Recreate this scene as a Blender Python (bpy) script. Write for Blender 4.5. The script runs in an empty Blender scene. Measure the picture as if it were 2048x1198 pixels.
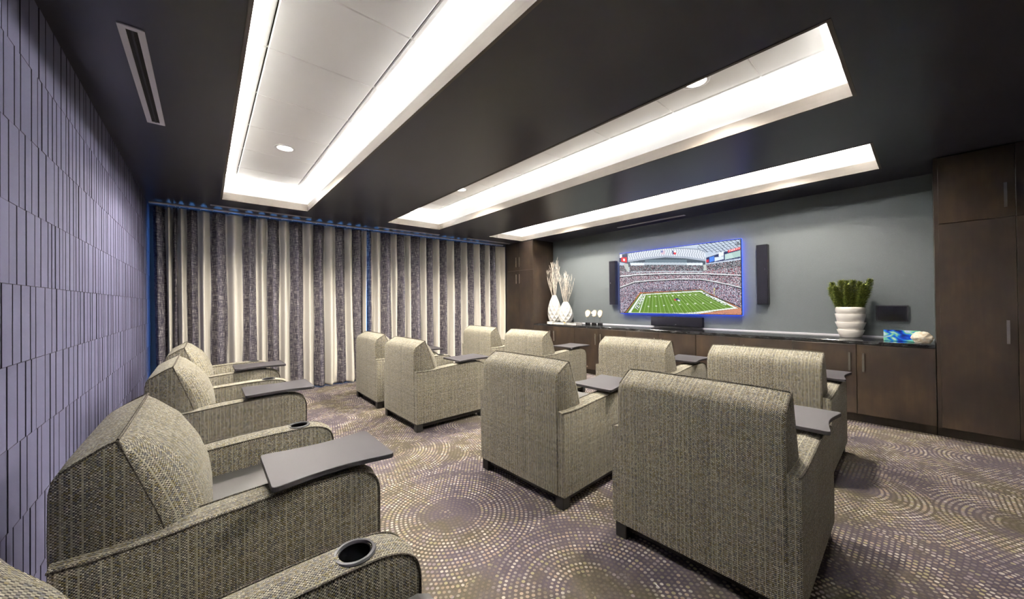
import bpy, bmesh, math, random
import numpy as np
from mathutils import Vector, Matrix

random.seed(7)
rng = np.random.default_rng(7)
scene = bpy.context.scene
COL = scene.collection
PI = math.pi

# ------------------------------------------------------------------ camera
TH, PT, RO = math.radians(49.2475), math.radians(0.4214), math.radians(-0.6443)
EYE = Vector((0.0, 0.0, 1.37))
_d = Vector((math.cos(TH)*math.cos(PT), math.sin(TH)*math.cos(PT), math.sin(PT)))
_r0 = Vector((math.sin(TH), -math.cos(TH), 0.0))
_u0 = _r0.cross(_d)
_r = _r0*math.cos(RO) + _u0*math.sin(RO)
_u = -_r0*math.sin(RO) + _u0*math.cos(RO)
cam_data = bpy.data.cameras.new('camera')
cam = bpy.data.objects.new('camera', cam_data)
COL.objects.link(cam)
cam_data.sensor_width = 36.0
cam_data.lens = 36.0*712.71/2048.0
cam_data.clip_start = 0.02
cam.matrix_world = Matrix(((_r.x, _u.x, -_d.x, EYE.x), (_r.y, _u.y, -_d.y, EYE.y), (_r.z, _u.z, -_d.z, EYE.z), (0, 0, 0, 1)))
scene.camera = cam

# ------------------------------------------------------------------ world, exposure, large lights
world = bpy.data.worlds.new('daylight')
scene.world = world
world.use_nodes = True
bg = world.node_tree.nodes['Background']
bg.inputs[0].default_value = (0.16, 0.42, 1.0, 1)
bg.inputs[1].default_value = 1.2
vs = scene.view_settings
vs.view_transform = 'Standard'
vs.look = 'None'
vs.gamma = 1.0
vs.use_curve_mapping = False
vs.exposure = 1.3

LED_POWER = 36.0        # W per metre of cove strip
DOWN_POWER = 98.0       # W per recessed downlight
LED_COL = (1.0, 0.975, 0.95)

CEIL = 2.735            # main ceiling
TILE_Z = 3.05           # tiled ceiling inside the coffers
COFFERS = [(0.165, 1.15), (2.325, 3.315), (4.45, 5.395)]
CY0, CY1 = 0.295, 5.895
LIP_Z = 2.83            # top of the timber lip
UP_Z = 2.968            # top of the white upstand above the lip
SETBACK = 0.150         # light trough behind the upstand
XR, XT, YN, YW = -0.58, 6.07, -0.95, 6.95   # rear wall, television wall, near wall, window wall


def area_light(name, loc, size_x, size_y, power, direction, color, spread=PI):
    l = bpy.data.lights.new(name, 'AREA')
    l.shape = 'RECTANGLE'
    l.size, l.size_y = size_x, size_y
    l.energy = power
    l.color = color
    l.spread = spread
    o = bpy.data.objects.new(name, l)
    COL.objects.link(o)
    o.location = loc
    o.rotation_euler = Vector(direction).to_track_quat('-Z', 'Y').to_euler()
    return o


for (cx0, cx1) in COFFERS:
    zl = UP_Z - 0.055
    L = CY1 - CY0
    s = 0.075
    w = 0.03
    ymid, xmid = (CY0 + CY1)/2, (cx0 + cx1)/2
    for sx, xx in ((1, cx0 - s), (-1, cx1 + s)):
        o = area_light('cove_led', (xx, ymid, zl), w, L, LED_POWER*L, (sx*0.35, 0, 1), LED_COL, math.radians(120))
        o.rotation_euler = (0, PI + sx*0.42, 0)
    for sy, yy in ((1, CY0 - s), (-1, CY1 + s)):
        o = area_light('cove_led', (xmid, yy, zl), cx1 - cx0, w, LED_POWER*(cx1 - cx0), (0, sy*0.35, 1), LED_COL, math.radians(120))
        o.rotation_euler = (PI - sy*0.42, 0, 0)


# ------------------------------------------------------------------ helpers: tags, meshes
def tag(o, label=None, cat=None, group=None, kind=None):
    if label: o['label'] = label
    if cat: o['category'] = cat
    if group: o['group'] = group
    if kind: o['kind'] = kind
    return o


def empty(name, loc=(0, 0, 0), rz=0.0):
    o = bpy.data.objects.new(name, None)
    o.empty_display_size = 0.1
    COL.objects.link(o)
    o.location = loc
    o.rotation_euler = (0, 0, rz)
    return o


def link_mesh(name, me, mat, parent=None):
    if mat is not None and not me.materials:
        me.materials.append(mat)
    o = bpy.data.objects.new(name, me)
    COL.objects.link(o)
    if parent is not None:
        o.parent = parent
    return o


def box_uv(me):
    """metre-true box projection; sides use (x,z), everything else (y, z-x)"""
    uvl = me.uv_layers.new(name='UVMap') if not me.uv_layers else me.uv_layers[0]
    for p in me.polygons:
        n = p.normal
        side = abs(n.y) > max(abs(n.x), abs(n.z)) * 1.05
        flat = abs(n.z) > abs(n.x)
        for li in p.loop_indices:
            co = me.vertices[me.loops[li].vertex_index].co
            if side:
                uvl.data[li].uv = (co.x, co.z)
            elif flat:
                uvl.data[li].uv = (co.y, co.x)
            else:
                uvl.data[li].uv = (co.y, co.z)


class MB:
    def __init__(self):
        self.v = []
        self.f = []

    def add(self, vs_, fs_):
        b = len(self.v)
        self.v += [tuple(x) for x in vs_]
        self.f += [tuple(i + b for i in f) for f in fs_]
        return self

    def box(self, x0, x1, y0, y1, z0, z1):
        if x0 > x1: x0, x1 = x1, x0
        if y0 > y1: y0, y1 = y1, y0
        if z0 > z1: z0, z1 = z1, z0
        return self.add([(x0, y0, z0), (x1, y0, z0), (x1, y1, z0), (x0, y1, z0), (x0, y0, z1), (x1, y0, z1), (x1, y1, z1), (x0, y1, z1)],
                        [(0, 3, 2, 1), (4, 5, 6, 7), (0, 1, 5, 4), (1, 2, 6, 5), (2, 3, 7, 6), (3, 0, 4, 7)])

    def rings(self, rings, cap0=True, cap1=True, closed=True):
        n = len(rings[0])
        vs_ = [p for r in rings for p in r]
        fs_ = []
        for i in range(len(rings) - 1):
            for j in range(n if closed else n - 1):
                a, b2 = i*n + j, i*n + (j + 1) % n
                fs_.append((a, b2, b2 + n, a + n))
        if cap0: fs_.append(tuple(reversed(range(n))))
        if cap1: fs_.append(tuple(range((len(rings) - 1)*n, len(rings)*n)))
        return self.add(vs_, fs_)

    def prism_y(self, outline, y0, y1):   # outline in (x,z), counter-clockwise
        return self.rings([[(x, y0, z) for x, z in outline], [(x, y1, z) for x, z in outline]])

    def prism_z(self, outline, z0, z1):
        return self.rings([[(x, y, z0) for x, y in outline], [(x, y, z1) for x, y in outline]])

    def prism_x(self, outline, x0, x1):
        return self.rings([[(x0, y, z) for y, z in outline], [(x1, y, z) for y, z in outline]])

    def lathe(self, prof, n=32, c=(0, 0), cap=True):
        rr = [[(c[0] + r*math.cos(2*PI*k/n), c[1] + r*math.sin(2*PI*k/n), z) for k in range(n)] for r, z in prof]
        return self.rings(rr, cap, cap)

    def tube(self, pts, rad, n=6, closed=False):
        pts = [Vector(p) for p in pts]
        m = len(pts)
        rads = rad if isinstance(rad, (list, tuple)) else [rad]*m
        rr = []
        ref = None
        for i, p in enumerate(pts):
            if closed:
                t = pts[(i + 1) % m] - pts[i - 1]
            else:
                t = pts[min(i + 1, m - 1)] - pts[max(i - 1, 0)]
            t.normalize()
            if ref is None:
                ref = Vector((0, 0, 1)) if abs(t.z) < 0.9 else Vector((1, 0, 0))
            a = (ref - t*ref.dot(t))
            if a.length < 1e-6:
                a = t.orthogonal()
            a.normalize()
            ref = a
            b = t.cross(a)
            rr.append([tuple(p + (a*math.cos(2*PI*k/n) + b*math.sin(2*PI*k/n))*rads[i]) for k in range(n)])
        if closed:
            rr.append(rr[0])
        return self.rings(rr, not closed, not closed)

    def mesh(self, name, bevel=0.0, seg=2, smooth=False, weld=False, uv=False, fix=True):
        me = bpy.data.meshes.new(name)
        me.from_pydata(self.v, [], self.f)
        if bevel > 0 or weld or fix:
            bm = bmesh.new()
            bm.from_mesh(me)
            if weld:
                bmesh.ops.remove_doubles(bm, verts=bm.verts, dist=1e-5)
            if fix:
                bmesh.ops.recalc_face_normals(bm, faces=bm.faces)
            if bevel > 0:
                es = [e for e in bm.edges if len(e.link_faces) == 2 and e.calc_face_angle() > 0.5]
                bmesh.ops.bevel(bm, geom=es, offset=bevel, offset_type='OFFSET', segments=seg, profile=0.5, affect='EDGES', clamp_overlap=True)
            bm.to_mesh(me)
            bm.free()
        if smooth:
            me.polygons.foreach_set('use_smooth', [True]*len(me.polygons))
            try:
                me.set_sharp_from_angle(angle=math.radians(48))
            except Exception:
                pass
        if uv:
            box_uv(me)
        me.update()
        return me

    def build(self, name, mat, parent=None, **kw):
        return link_mesh(name, self.mesh(name, **kw), mat, parent)


def copy_tree(o, parent=None):
    c = o.copy()
    COL.objects.link(c)
    c.parent = parent
    for ch in list(o.children):
        copy_tree(ch, c)
    return c


# ------------------------------------------------------------------ helpers: node graphs
class G:
    def __init__(self, name):
        self.m = bpy.data.materials.new(name)
        self.m.use_nodes = True
        self.nt = self.m.node_tree
        for n in list(self.nt.nodes):
            self.nt.nodes.remove(n)
        self.out = self.nt.nodes.new('ShaderNodeOutputMaterial')
        self.b = self.nt.nodes.new('ShaderNodeBsdfPrincipled')
        self.nt.links.new(self.b.outputs[0], self.out.inputs[0])

    def n(self, typ, **kw):
        nd = self.nt.nodes.new(typ)
        for k, v in kw.items():
            setattr(nd, k, v)
        return nd

    def put(self, sock, val):
        if isinstance(val, bpy.types.NodeSocket):
            self.nt.links.new(val, sock)
        elif val is not None:
            if sock.type == 'RGBA' and len(val) == 3:
                val = (*val, 1)
            sock.default_value = val

    def math(self, op, a, b=None, c=None, clamp=False):
        nd = self.n('ShaderNodeMath', operation=op, use_clamp=clamp)
        self.put(nd.inputs[0], a)
        if b is not None: self.put(nd.inputs[1], b)
        if c is not None: self.put(nd.inputs[2], c)
        return nd.outputs[0]

    def vmath(self, op, a, b=None, out=0):
        nd = self.n('ShaderNodeVectorMath', operation=op)
        self.put(nd.inputs[0], a)
        if b is not None: self.put(nd.inputs[1], b)
        return nd.outputs[out]

    def sep(self, v):
        nd = self.n('ShaderNodeSeparateXYZ')
        self.put(nd.inputs[0], v)
        return nd.outputs

    def comb(self, x, y, z=0.0):
        nd = self.n('ShaderNodeCombineXYZ')
        self.put(nd.inputs[0], x); self.put(nd.inputs[1], y); self.put(nd.inputs[2], z)
        return nd.outputs[0]

    def coord(self, which='Object'):
        return self.n('ShaderNodeTexCoord').outputs[which]

    def scale(self, v, s):
        return self.vmath('MULTIPLY', v, s)

    def noise(self, v, scale=5.0, detail=2.0, rough=0.5, dist=0.0, out=0):
        nd = self.n('ShaderNodeTexNoise')
        self.put(nd.inputs['Vector'], v)
        nd.inputs['Scale'].default_value = scale
        nd.inputs['Detail'].default_value = detail
        nd.inputs['Roughness'].default_value = rough
        nd.inputs['Distortion'].default_value = dist
        return nd.outputs[out]

    def white(self, v, dims='3D'):
        nd = self.n('ShaderNodeTexWhiteNoise', noise_dimensions=dims)
        if dims == '1D':
            self.put(nd.inputs['W'], v)
        else:
            self.put(nd.inputs['Vector'], v)
        return nd.outputs[0]

    def ramp(self, f, stops, interp='LINEAR'):
        nd = self.n('ShaderNodeValToRGB')
        cr = nd.color_ramp
        cr.interpolation = interp
        while len(cr.elements) < len(stops):
            cr.elements.new(0.5)
        for e, (p, c) in zip(cr.elements, stops):
            e.position = p
            e.color = (*c, 1) if len(c) == 3 else c
        self.put(nd.inputs[0], f)
        return nd.outputs[0]

    def mix(self, f, a, b, blend='MIX'):
        nd = self.n('ShaderNodeMix', data_type='RGBA', blend_type=blend)
        self.put(nd.inputs[0], f)
        self.put(nd.inputs[6], a)
        self.put(nd.inputs[7], b)
        return nd.outputs[2]

    def mapr(self, v, a, b, c=0.0, d=1.0, smooth=False):
        nd = self.n('ShaderNodeMapRange')
        nd.interpolation_type = 'SMOOTHSTEP' if smooth else 'LINEAR'
        self.put(nd.inputs[0], v)
        for i, x in enumerate((a, b, c, d)):
            self.put(nd.inputs[1 + i], x)
        return nd.outputs[0]

    def bump(self, h, strength=0.3, dist=0.01):
        nd = self.n('ShaderNodeBump')
        nd.inputs['Strength'].default_value = strength
        nd.inputs['Distance'].default_value = dist
        self.put(nd.inputs['Height'], h)
        self.nt.links.new(nd.outputs[0], self.b.inputs['Normal'])

    def set(self, color=None, rough=None, metal=None, spec=None, **kw):
        if color is not None: self.put(self.b.inputs['Base Color'], color)
        if rough is not None: self.put(self.b.inputs['Roughness'], rough)
        if metal is not None: self.put(self.b.inputs['Metallic'], metal)
        if spec is not None: self.put(self.b.inputs['Specular IOR Level'], spec)
        for k, v in kw.items():
            self.put(self.b.inputs[k.replace('_', ' ')], v)
        return self.m


def plain(name, color, rough=0.5, metal=0.0, spec=0.5, var=0.06, vscale=8.0):
    g = G(name)
    nz = g.noise(g.coord(), vscale, 3)
    lo = tuple(c*(1 - var) for c in color)
    hi = tuple(min(1, c*(1 + var)) for c in color)
    return g.set(g.mix(nz, lo, hi), rough, metal, spec)


def emit(name, color, strength):
    g = G(name)
    g.set((0, 0, 0), 0.5)
    g.put(g.b.inputs['Emission Color'], color)
    g.put(g.b.inputs['Emission Strength'], strength)
    return g.m


M = {}


def mat_weave():
    g = G('tweed')
    uv = g.coord('UV')
    s = g.sep(uv)
    c = 0.0042
    iu = g.math('DIVIDE', s[0], c)
    jv = g.math('DIVIDE', s[1], c)
    fi, fj = g.math('FLOOR', iu), g.math('FLOOR', jv)
    par = g.math('MODULO', g.math('ABSOLUTE', g.math('ADD', fi, fj)), 2.0)
    r1 = g.white(g.comb(fi, fj, 3.0))
    light = g.ramp(r1, [(0.0, (0.50, 0.47, 0.38)), (0.36, (0.37, 0.335, 0.26)), (0.56, (0.32, 0.27, 0.13)), (0.74, (0.22, 0.22, 0.23)), (0.88, (0.72, 0.68, 0.56))], 'CONSTANT')
    dark = g.ramp(r1, [(0.0, (0.022, 0.020, 0.019)), (0.5, (0.042, 0.037, 0.034)), (0.8, (0.085, 0.075, 0.05))], 'CONSTANT')
    # pale warp stripes a centimetre or three apart, uneven, and thin dark picks across
    gj = g.math('FLOOR', g.math('DIVIDE', fj, 2.0))
    m5 = g.math('LESS_THAN', g.math('MODULO', g.math('ABSOLUTE', fi), 5.0), 0.5)
    wi = g.white(fi, '1D')
    wj = g.white(g.math('ADD', gj, 71.3), '1D')
    pale = g.math('MAXIMUM', g.math('MULTIPLY', m5, g.mapr(wi, 0.0, 1.0, 0.15, 0.65)), g.mapr(wi, 0.8, 1.0, 0.0, 0.35))
    darkc = g.mapr(wi, 0.0, 0.2, 0.28, 0.0)
    darkr = g.mapr(wj, 0.0, 0.30, 0.26, 0.0)
    paler = g.mapr(wj, 0.85, 1.0, 0.0, 0.14)
    base = g.mix(par, dark, light)
    base = g.mix(g.math('MAXIMUM', pale, paler), base, (0.50, 0.465, 0.345))
    base = g.mix(g.math('MAXIMUM', darkc, darkr), base, (0.060, 0.055, 0.050))
    du = g.math('ABSOLUTE', g.math('SUBTRACT', g.math('FRACT', iu), 0.5))
    dv = g.math('ABSOLUTE', g.math('SUBTRACT', g.math('FRACT', jv), 0.5))
    h = g.math('SUBTRACT', 0.5, g.math('MAXIMUM', du, dv))
    h = g.math('MULTIPLY', h, g.math('ADD', 0.4, g.math('MULTIPLY', par, 0.6)))
    g.bump(h, 0.5, 0.002)
    return g.set(base, 0.9, 0.0, 0.15, Sheen_Weight=0.08)


def mat_carpet():
    g = G('carpet')
    P = g.coord('Object')
    s = g.sep(P)
    P2 = g.comb(s[0], s[1], 0.0)
    cen = g.n('ShaderNodeAttribute', attribute_name='centre')
    d = g.vmath('SUBTRACT', P2, cen.outputs['Vector'])
    ds = g.sep(d)
    wob = g.mapr(g.noise(P2, 1.5, 1.0), 0.0, 1.0, 0.93, 1.07)
    r = g.math('MULTIPLY', g.vmath('LENGTH', d, out=1), wob)
    p = 0.0275
    q = g.math('DIVIDE', r, p)
    ring = g.math('FLOOR', q)
    ncell = g.math('ROUND', g.math('MULTIPLY', g.math('ADD', ring, 0.5), 2*PI*p/0.0245))
    ncell = g.math('MAXIMUM', ncell, 5.0)
    ang = g.math('ADD', g.math('DIVIDE', g.math('ARCTAN2', ds[1], ds[0]), 2*PI), 0.5)
    t = g.math('ADD', g.math('MULTIPLY', ang, ncell), g.math('MULTIPLY', ring, 0.5))
    ti = g.math('MODULO', g.math('FLOOR', t), ncell)
    du = g.math('SUBTRACT', g.math('FRACT', t), 0.5)
    dv = g.math('SUBTRACT', g.math('FRACT', q), 0.5)
    rr = g.math('SQRT', g.math('ADD', g.math('MULTIPLY', du, du), g.math('MULTIPLY', g.math('MULTIPLY', dv, dv), 1.15)))
    cs_ = g.sep(cen.outputs['Vector'])
    vcol = g.white(g.comb(cs_[0], cs_[1], 1.0))
    rnd = g.white(g.comb(ring, ti, vcol))
    # patches: how strongly the dots show, ring by ring and place by place
    ringr = g.noise(g.comb(g.math('MULTIPLY', ring, 0.31), g.math('MULTIPLY', vcol, 37.0), 0.0), 1.0, 1.0)
    patch = g.noise(g.vmath('MULTIPLY', P2, (1.0, 1.0, 1.0)), 2.6, 3.0, 0.6)
    arc = g.noise(g.comb(g.math('MULTIPLY', g.math('SINE', g.math('MULTIPLY', ang, 2*PI)), 1.6), g.math('MULTIPLY', ring, 0.17), vcol), 1.6, 2.0)
    vis = g.math('ADD', g.math('MULTIPLY', ringr, 0.7), g.math('ADD', g.math('MULTIPLY', patch, 0.75), g.math('MULTIPLY', arc, 0.8)))
    vis = g.math('ADD', vis, g.math('MULTIPLY', rnd, 0.30))
    vis = g.math('SUBTRACT', vis, g.mapr(r, 0.07, 0.20, 0.26, 0.0))
    vis = g.mapr(vis, 1.11, 1.40, 0.0, 1.0)
    size = g.math('ADD', 0.30, g.math('MULTIPLY', rnd, 0.09))
    dot = g.mapr(rr, g.math('SUBTRACT', size, 0.05), g.math('ADD', size, 0.03), 1.0, 0.0)
    fib = g.noise(P2, 260.0, 2.0, 0.7)
    tone = g.noise(P2, 1.6, 3.0, 0.6)
    ground = g.ramp(tone, [(0.30, (0.056, 0.046, 0.064)), (0.48, (0.078, 0.064, 0.076)), (0.58, (0.078, 0.067, 0.046)), (0.72, (0.098, 0.080, 0.088))])
    ground = g.mix(fib, g.mix(1.0, ground, (0.62, 0.6, 0.6), 'MULTIPLY'), g.mix(1.0, ground, (1.45, 1.42, 1.4), 'MULTIPLY'))
    dcol = g.ramp(rnd, [(0.0, (0.53, 0.46, 0.36)), (0.35, (0.66, 0.61, 0.52)), (0.62, (0.43, 0.34, 0.25)), (0.8, (0.36, 0.33, 0.19)), (0.92, (0.27, 0.23, 0.24))], 'CONSTANT')
    dcol = g.mix(g.mapr(fib, 0.2, 0.8, 0.0, 0.35), dcol, (0.2, 0.17, 0.14))
    low = g.mix(0.42, ground, (0.165, 0.145, 0.105))
    colr = g.mix(dot, ground, g.mix(vis, low, dcol))
    g.bump(g.math('ADD', g.math('MULTIPLY', fib, 0.6), g.math('MULTIPLY', dot, 0.25)), 0.5, 0.004)
    return g.set(colr, 0.95, 0.0, 0.08)


def mat_wood(name, cols, rough, scale=(30, 30, 2.2), vari=1.4):
    g = G(name)
    P = g.coord('Object')
    info = g.n('ShaderNodeObjectInfo')
    P = g.vmath('ADD', P, g.comb(g.math('MULTIPLY', info.outputs['Random'], 13.0), 0, 0))
    grain = g.noise(g.scale(P, scale), 1.0, 4.0, 0.6, 0.3)
    cloud = g.noise(g.scale(P, (vari*1.6, vari*1.6, vari)), 1.6, 3.0, 0.55)
    base = g.ramp(cloud, [(0.28, cols[0]), (0.52, cols[1]), (0.76, cols[2])])
    base = g.mix(g.mapr(grain, 0.3, 0.75, 0.0, 0.45), base, cols[3])
    g.bump(grain, 0.12, 0.002)
    return g.set(base, rough, 0.0, 0.45)


def mat_curtain():
    g = G('curtain_cloth')
    at = g.n('ShaderNodeAttribute', attribute_name='band')
    band = at.outputs['Fac']
    uv = g.coord('UV')
    s = g.sep(uv)
    hor = g.noise(g.comb(g.math('MULTIPLY', s[0], 14.0), g.math('MULTIPLY', s[1], 120.0), 0), 1.0, 3.0, 0.7)
    ver = g.noise(g.comb(g.math('MULTIPLY', s[0], 170.0), g.math('MULTIPLY', s[1], 9.0), 4), 1.0, 3.0, 0.7)
    hatch = g.math('ADD', g.math('MULTIPLY', hor, 0.55), g.math('MULTIPLY', ver, 0.55))
    dark = g.ramp(hatch, [(0.38, (0.030, 0.027, 0.046)), (0.52, (0.074, 0.067, 0.092)), (0.60, (0.22, 0.205, 0.215)), (0.70, (0.58, 0.54, 0.51))])
    cream = g.mix(hor, (0.87, 0.81, 0.70), (0.93, 0.89, 0.80))
    edge = g.math('ADD', band, g.math('MULTIPLY', g.math('SUBTRACT', hatch, 0.55), 0.9))
    f = g.mapr(edge, 0.35, 0.62, 0.0, 1.0)
    colr = g.mix(f, cream, dark)
    g.set(colr, 0.85, 0.0, 0.15)
    g.bump(hatch, 0.25, 0.002)
    tr = g.n('ShaderNodeBsdfTranslucent')
    g.put(tr.inputs[0], colr)
    mx = g.n('ShaderNodeMixShader')
    mx.inputs[0].default_value = 0.09
    g.nt.links.new(g.b.outputs[0], mx.inputs[1])
    g.nt.links.new(tr.outputs[0], mx.inputs[2])
    g.nt.links.new(mx.outputs[0], g.out.inputs[0])
    return g.m


def mat_paint(name, color, rough=0.6, bump=0.15, scale=220.0, var=0.08, spec=0.4):
    g = G(name)
    P = g.coord('Object')
    fine = g.noise(P, scale, 2.0, 0.6)
    cloud = g.noise(P, 1.4, 3.0)
    lo = tuple(c*(1 - var) for c in color); hi = tuple(c*(1 + var) for c in color)
    base = g.mix(cloud, lo, hi)
    base = g.mix(g.mapr(fine, 0.3, 0.7, 0, 0.25), base, tuple(c*0.72 for c in color))
    g.bump(fine, bump, 0.003)
    return g.set(base, rough, 0.0, spec)


def mat_ceiling():
    g = G('dark_ceiling_wallcovering')
    P = g.coord('Object')
    lin = g.noise(g.scale(P, (1, 1, 1)), 1.0, 1.0)
    a = g.noise(g.scale(P, (500, 18, 1)), 1.0, 2.0, 0.6)
    b = g.noise(g.scale(P, (18, 500, 1)), 1.0, 2.0, 0.6)
    h = g.math('ADD', g.math('MULTIPLY', a, 0.5), g.math('MULTIPLY', b, 0.5))
    base = g.mix(lin, (0.025, 0.023, 0.037), (0.031, 0.029, 0.042))
    base = g.mix(g.mapr(h, 0.4, 0.65, 0, 0.4), base, (0.035, 0.031, 0.042))
    g.bump(h, 0.12, 0.002)
    return g.set(base, 0.30, 0.0, 0.5)


def mat_granite():
    g = G('black_granite')
    P = g.coord('Object')
    a = g.noise(g.scale(P, (26, 9, 26)), 1.0, 5.0, 0.7, 0.6)
    v = g.n('ShaderNodeTexVoronoi', feature='F1')
    g.put(v.inputs['Vector'], P)
    v.inputs['Scale'].default_value = 130.0
    base = g.ramp(a, [(0.42, (0.010, 0.010, 0.012)), (0.60, (0.030, 0.031, 0.034)), (0.72, (0.16, 0.165, 0.17))])
    base = g.mix(g.mapr(v.outputs['Distance'], 0.12, 0.2, 0.35, 0.0), base, (0.10, 0.10, 0.11))
    return g.set(base, 0.09, 0.0, 0.55)


def mat_glass_art():
    g = G('swirled_art_glass')
    P = g.coord('Object')
    w = g.noise(g.scale(P, (5, 7, 17)), 1.0, 1.0, 0.4, 1.2)
    base = g.ramp(w, [(0.26, (0.004, 0.012, 0.05)), (0.38, (0.01, 0.05, 0.55)), (0.46, (0.02, 0.25, 0.75)), (0.52, (0.20, 0.62, 0.35)), (0.57, (0.62, 0.75, 0.85)), (0.63, (0.22, 0.28, 0.75)), (0.72, (0.02, 0.05, 0.12))])
    return g.set(base, 0.06, 0.0, 0.6, Coat_Weight=0.5)


def mat_agate():
    g = G('white_agate')
    P = g.coord('Object')
    r = g.vmath('LENGTH', g.scale(P, (0.2, 1, 1)), out=1)
    nz = g.noise(P, 24.0, 3.0)
    q = g.math('ADD', g.math('MULTIPLY', r, 14.0), g.math('MULTIPLY', nz, 0.45))
    base = g.ramp(q, [(0.2, (0.62, 0.58, 0.50)), (0.45, (0.85, 0.83, 0.78)), (0.8, (0.90, 0.89, 0.86)), (1.0, (0.80, 0.74, 0.60))])
    return g.set(base, 0.25, 0.0, 0.5)


def mat_rock():
    g = G('cream_crystal')
    P = g.coord('Object')
    nz = g.noise(P, 26.0, 5.0, 0.65)
    base = g.ramp(nz, [(0.30, (0.52, 0.38, 0.22)), (0.45, (0.78, 0.68, 0.52)), (0.62, (0.90, 0.86, 0.78))])
    g.bump(nz, 0.5, 0.02)
    return g.set(base, 0.45)


def mat_leaf():
    g = G('plant_green')
    info = g.n('ShaderNodeObjectInfo')
    P = g.coord('Object')
    nz = g.noise(P, 45.0, 2.0)
    zz = g.sep(P)[2]
    base = g.ramp(nz, [(0.30, (0.040, 0.062, 0.010)), (0.50, (0.105, 0.135, 0.022)), (0.70, (0.26, 0.28, 0.06))])
    return g.set(base, 0.5, 0.0, 0.4)


M['tweed'] = mat_weave()
g_ = G('tweed_piping')
_nz = g_.noise(g_.coord(), 420.0, 1.0)
M['piping'] = g_.set(g_.ramp(_nz, [(0.44, (0.035, 0.03, 0.027)), (0.54, (0.15, 0.135, 0.10)), (0.64, (0.40, 0.37, 0.28))], 'CONSTANT'), 0.9, 0, 0.1)
M['vinyl'] = mat_paint('grey_vinyl', (0.125, 0.120, 0.118), 0.45, 0.12, 160.0, 0.05)
M['laminate'] = mat_paint('charcoal_laminate', (0.040, 0.036, 0.040), 0.5, 0.10, 420.0, 0.05, 0.22)
M['black_plastic'] = plain('black_plastic', (0.014, 0.013, 0.016), 0.42, spec=0.35)
M['cup_rim'] = plain('grey_plastic_rim', (0.024, 0.023, 0.026), 0.45, spec=0.3)
M['black_wood'] = plain('black_stained_base', (0.015, 0.013, 0.013), 0.5)
M['carpet'] = mat_carpet()
M['espresso'] = mat_wood('espresso_veneer', ((0.016, 0.011, 0.009), (0.032, 0.021, 0.014), (0.062, 0.040, 0.023), (0.013, 0.009, 0.008)), 0.33)
M['lip_wood'] = mat_wood('greige_timber_lip', ((0.105, 0.088, 0.071), (0.120, 0.101, 0.083), (0.138, 0.118, 0.098), (0.076, 0.062, 0.049)), 0.5, (40, 3.0, 40), 1.0)
M['white_paint'] = plain('white_paint', (0.86, 0.87, 0.87), 0.6, var=0.01)
M['tile_white'] = plain('ceiling_tile_white', (0.90, 0.885, 0.86), 0.85, var=0.01)
M['slot_dark'] = plain('dark_gap', (0.02, 0.018, 0.017), 0.8)
M['ceiling'] = mat_ceiling()
M['slate'] = mat_paint('slate_wallcovering', (0.120, 0.137, 0.142), 0.55, 0.5, 150.0, 0.05)
M['panel'] = mat_paint('lavender_grey_panel', (0.140, 0.138, 0.228), 0.75, 0.2, 240.0, 0.05, 0.25)
M['groove'] = plain('panel_groove', (0.030, 0.027, 0.042), 0.9)
M['wall_plain'] = mat_paint('plain_wall', (0.20, 0.19, 0.19), 0.7, 0.1)
M['granite'] = mat_granite()
M['chrome'] = plain('brushed_nickel', (0.72, 0.70, 0.68), 0.25, 1.0, 0.5, 0.03)
M['alu'] = plain('white_aluminium', (0.80, 0.79, 0.84), 0.45, 0.0, 0.5, 0.03)
M['curtain'] = mat_curtain()
M['ceramic'] = plain('white_ceramic', (0.68, 0.67, 0.65), 0.38, 0, 0.45, 0.02)
M['pot'] = plain('offwhite_pot', (0.76, 0.73, 0.69), 0.45, 0, 0.5, 0.03)
M['twig'] = plain('whitewashed_twig', (0.60, 0.55, 0.48), 0.8, 0, 0.2, 0.12, 60)
M['leaf'] = mat_leaf()
M['agate'] = mat_agate()
M['rock'] = mat_rock()
M['art_glass'] = mat_glass_art()
M['gold'] = plain('gilded_edge', (0.72, 0.52, 0.20), 0.35, 0.8)
M['paper'] = plain('page_white', (0.80, 0.78, 0.74), 0.8)
M['book_cover'] = plain('dark_book_cover', (0.06, 0.055, 0.05), 0.5)
M['speaker_cloth'] = mat_paint('speaker_cloth', (0.006, 0.0055, 0.010), 0.8, 0.3, 600.0, 0.05, 0.12)
M['gloss_black'] = plain('gloss_black', (0.010, 0.010, 0.012), 0.08)
M['silver'] = plain('silver_bezel', (0.45, 0.46, 0.50), 0.25, 1.0)
M['tv_blue'] = emit('added_blue_rim_glow', (0.03, 0.10, 1.0), 0.9)  # added rim glow, standing in for the light of a blue screen
M['tv_back'] = emit('added_blue_back_glow', (0.03, 0.10, 1.0), 10.0)  # added glow on the wall, standing in for a blue screen's light
M['lens'] = emit('downlight_lens', (1.0, 0.93, 0.82), 4.0)
M['white_metal'] = plain('white_metal', (0.78, 0.77, 0.76), 0.4)
gl = G('window_glass')
M['glass'] = gl.set((0.9, 0.95, 1.0), 0.02, 0.0, 0.5, Transmission_Weight=1.0, IOR=1.02)


def struct(name, mb, mat, **kw):
    return tag(mb.build(name, mat, None, **kw), kind='structure')


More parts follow.
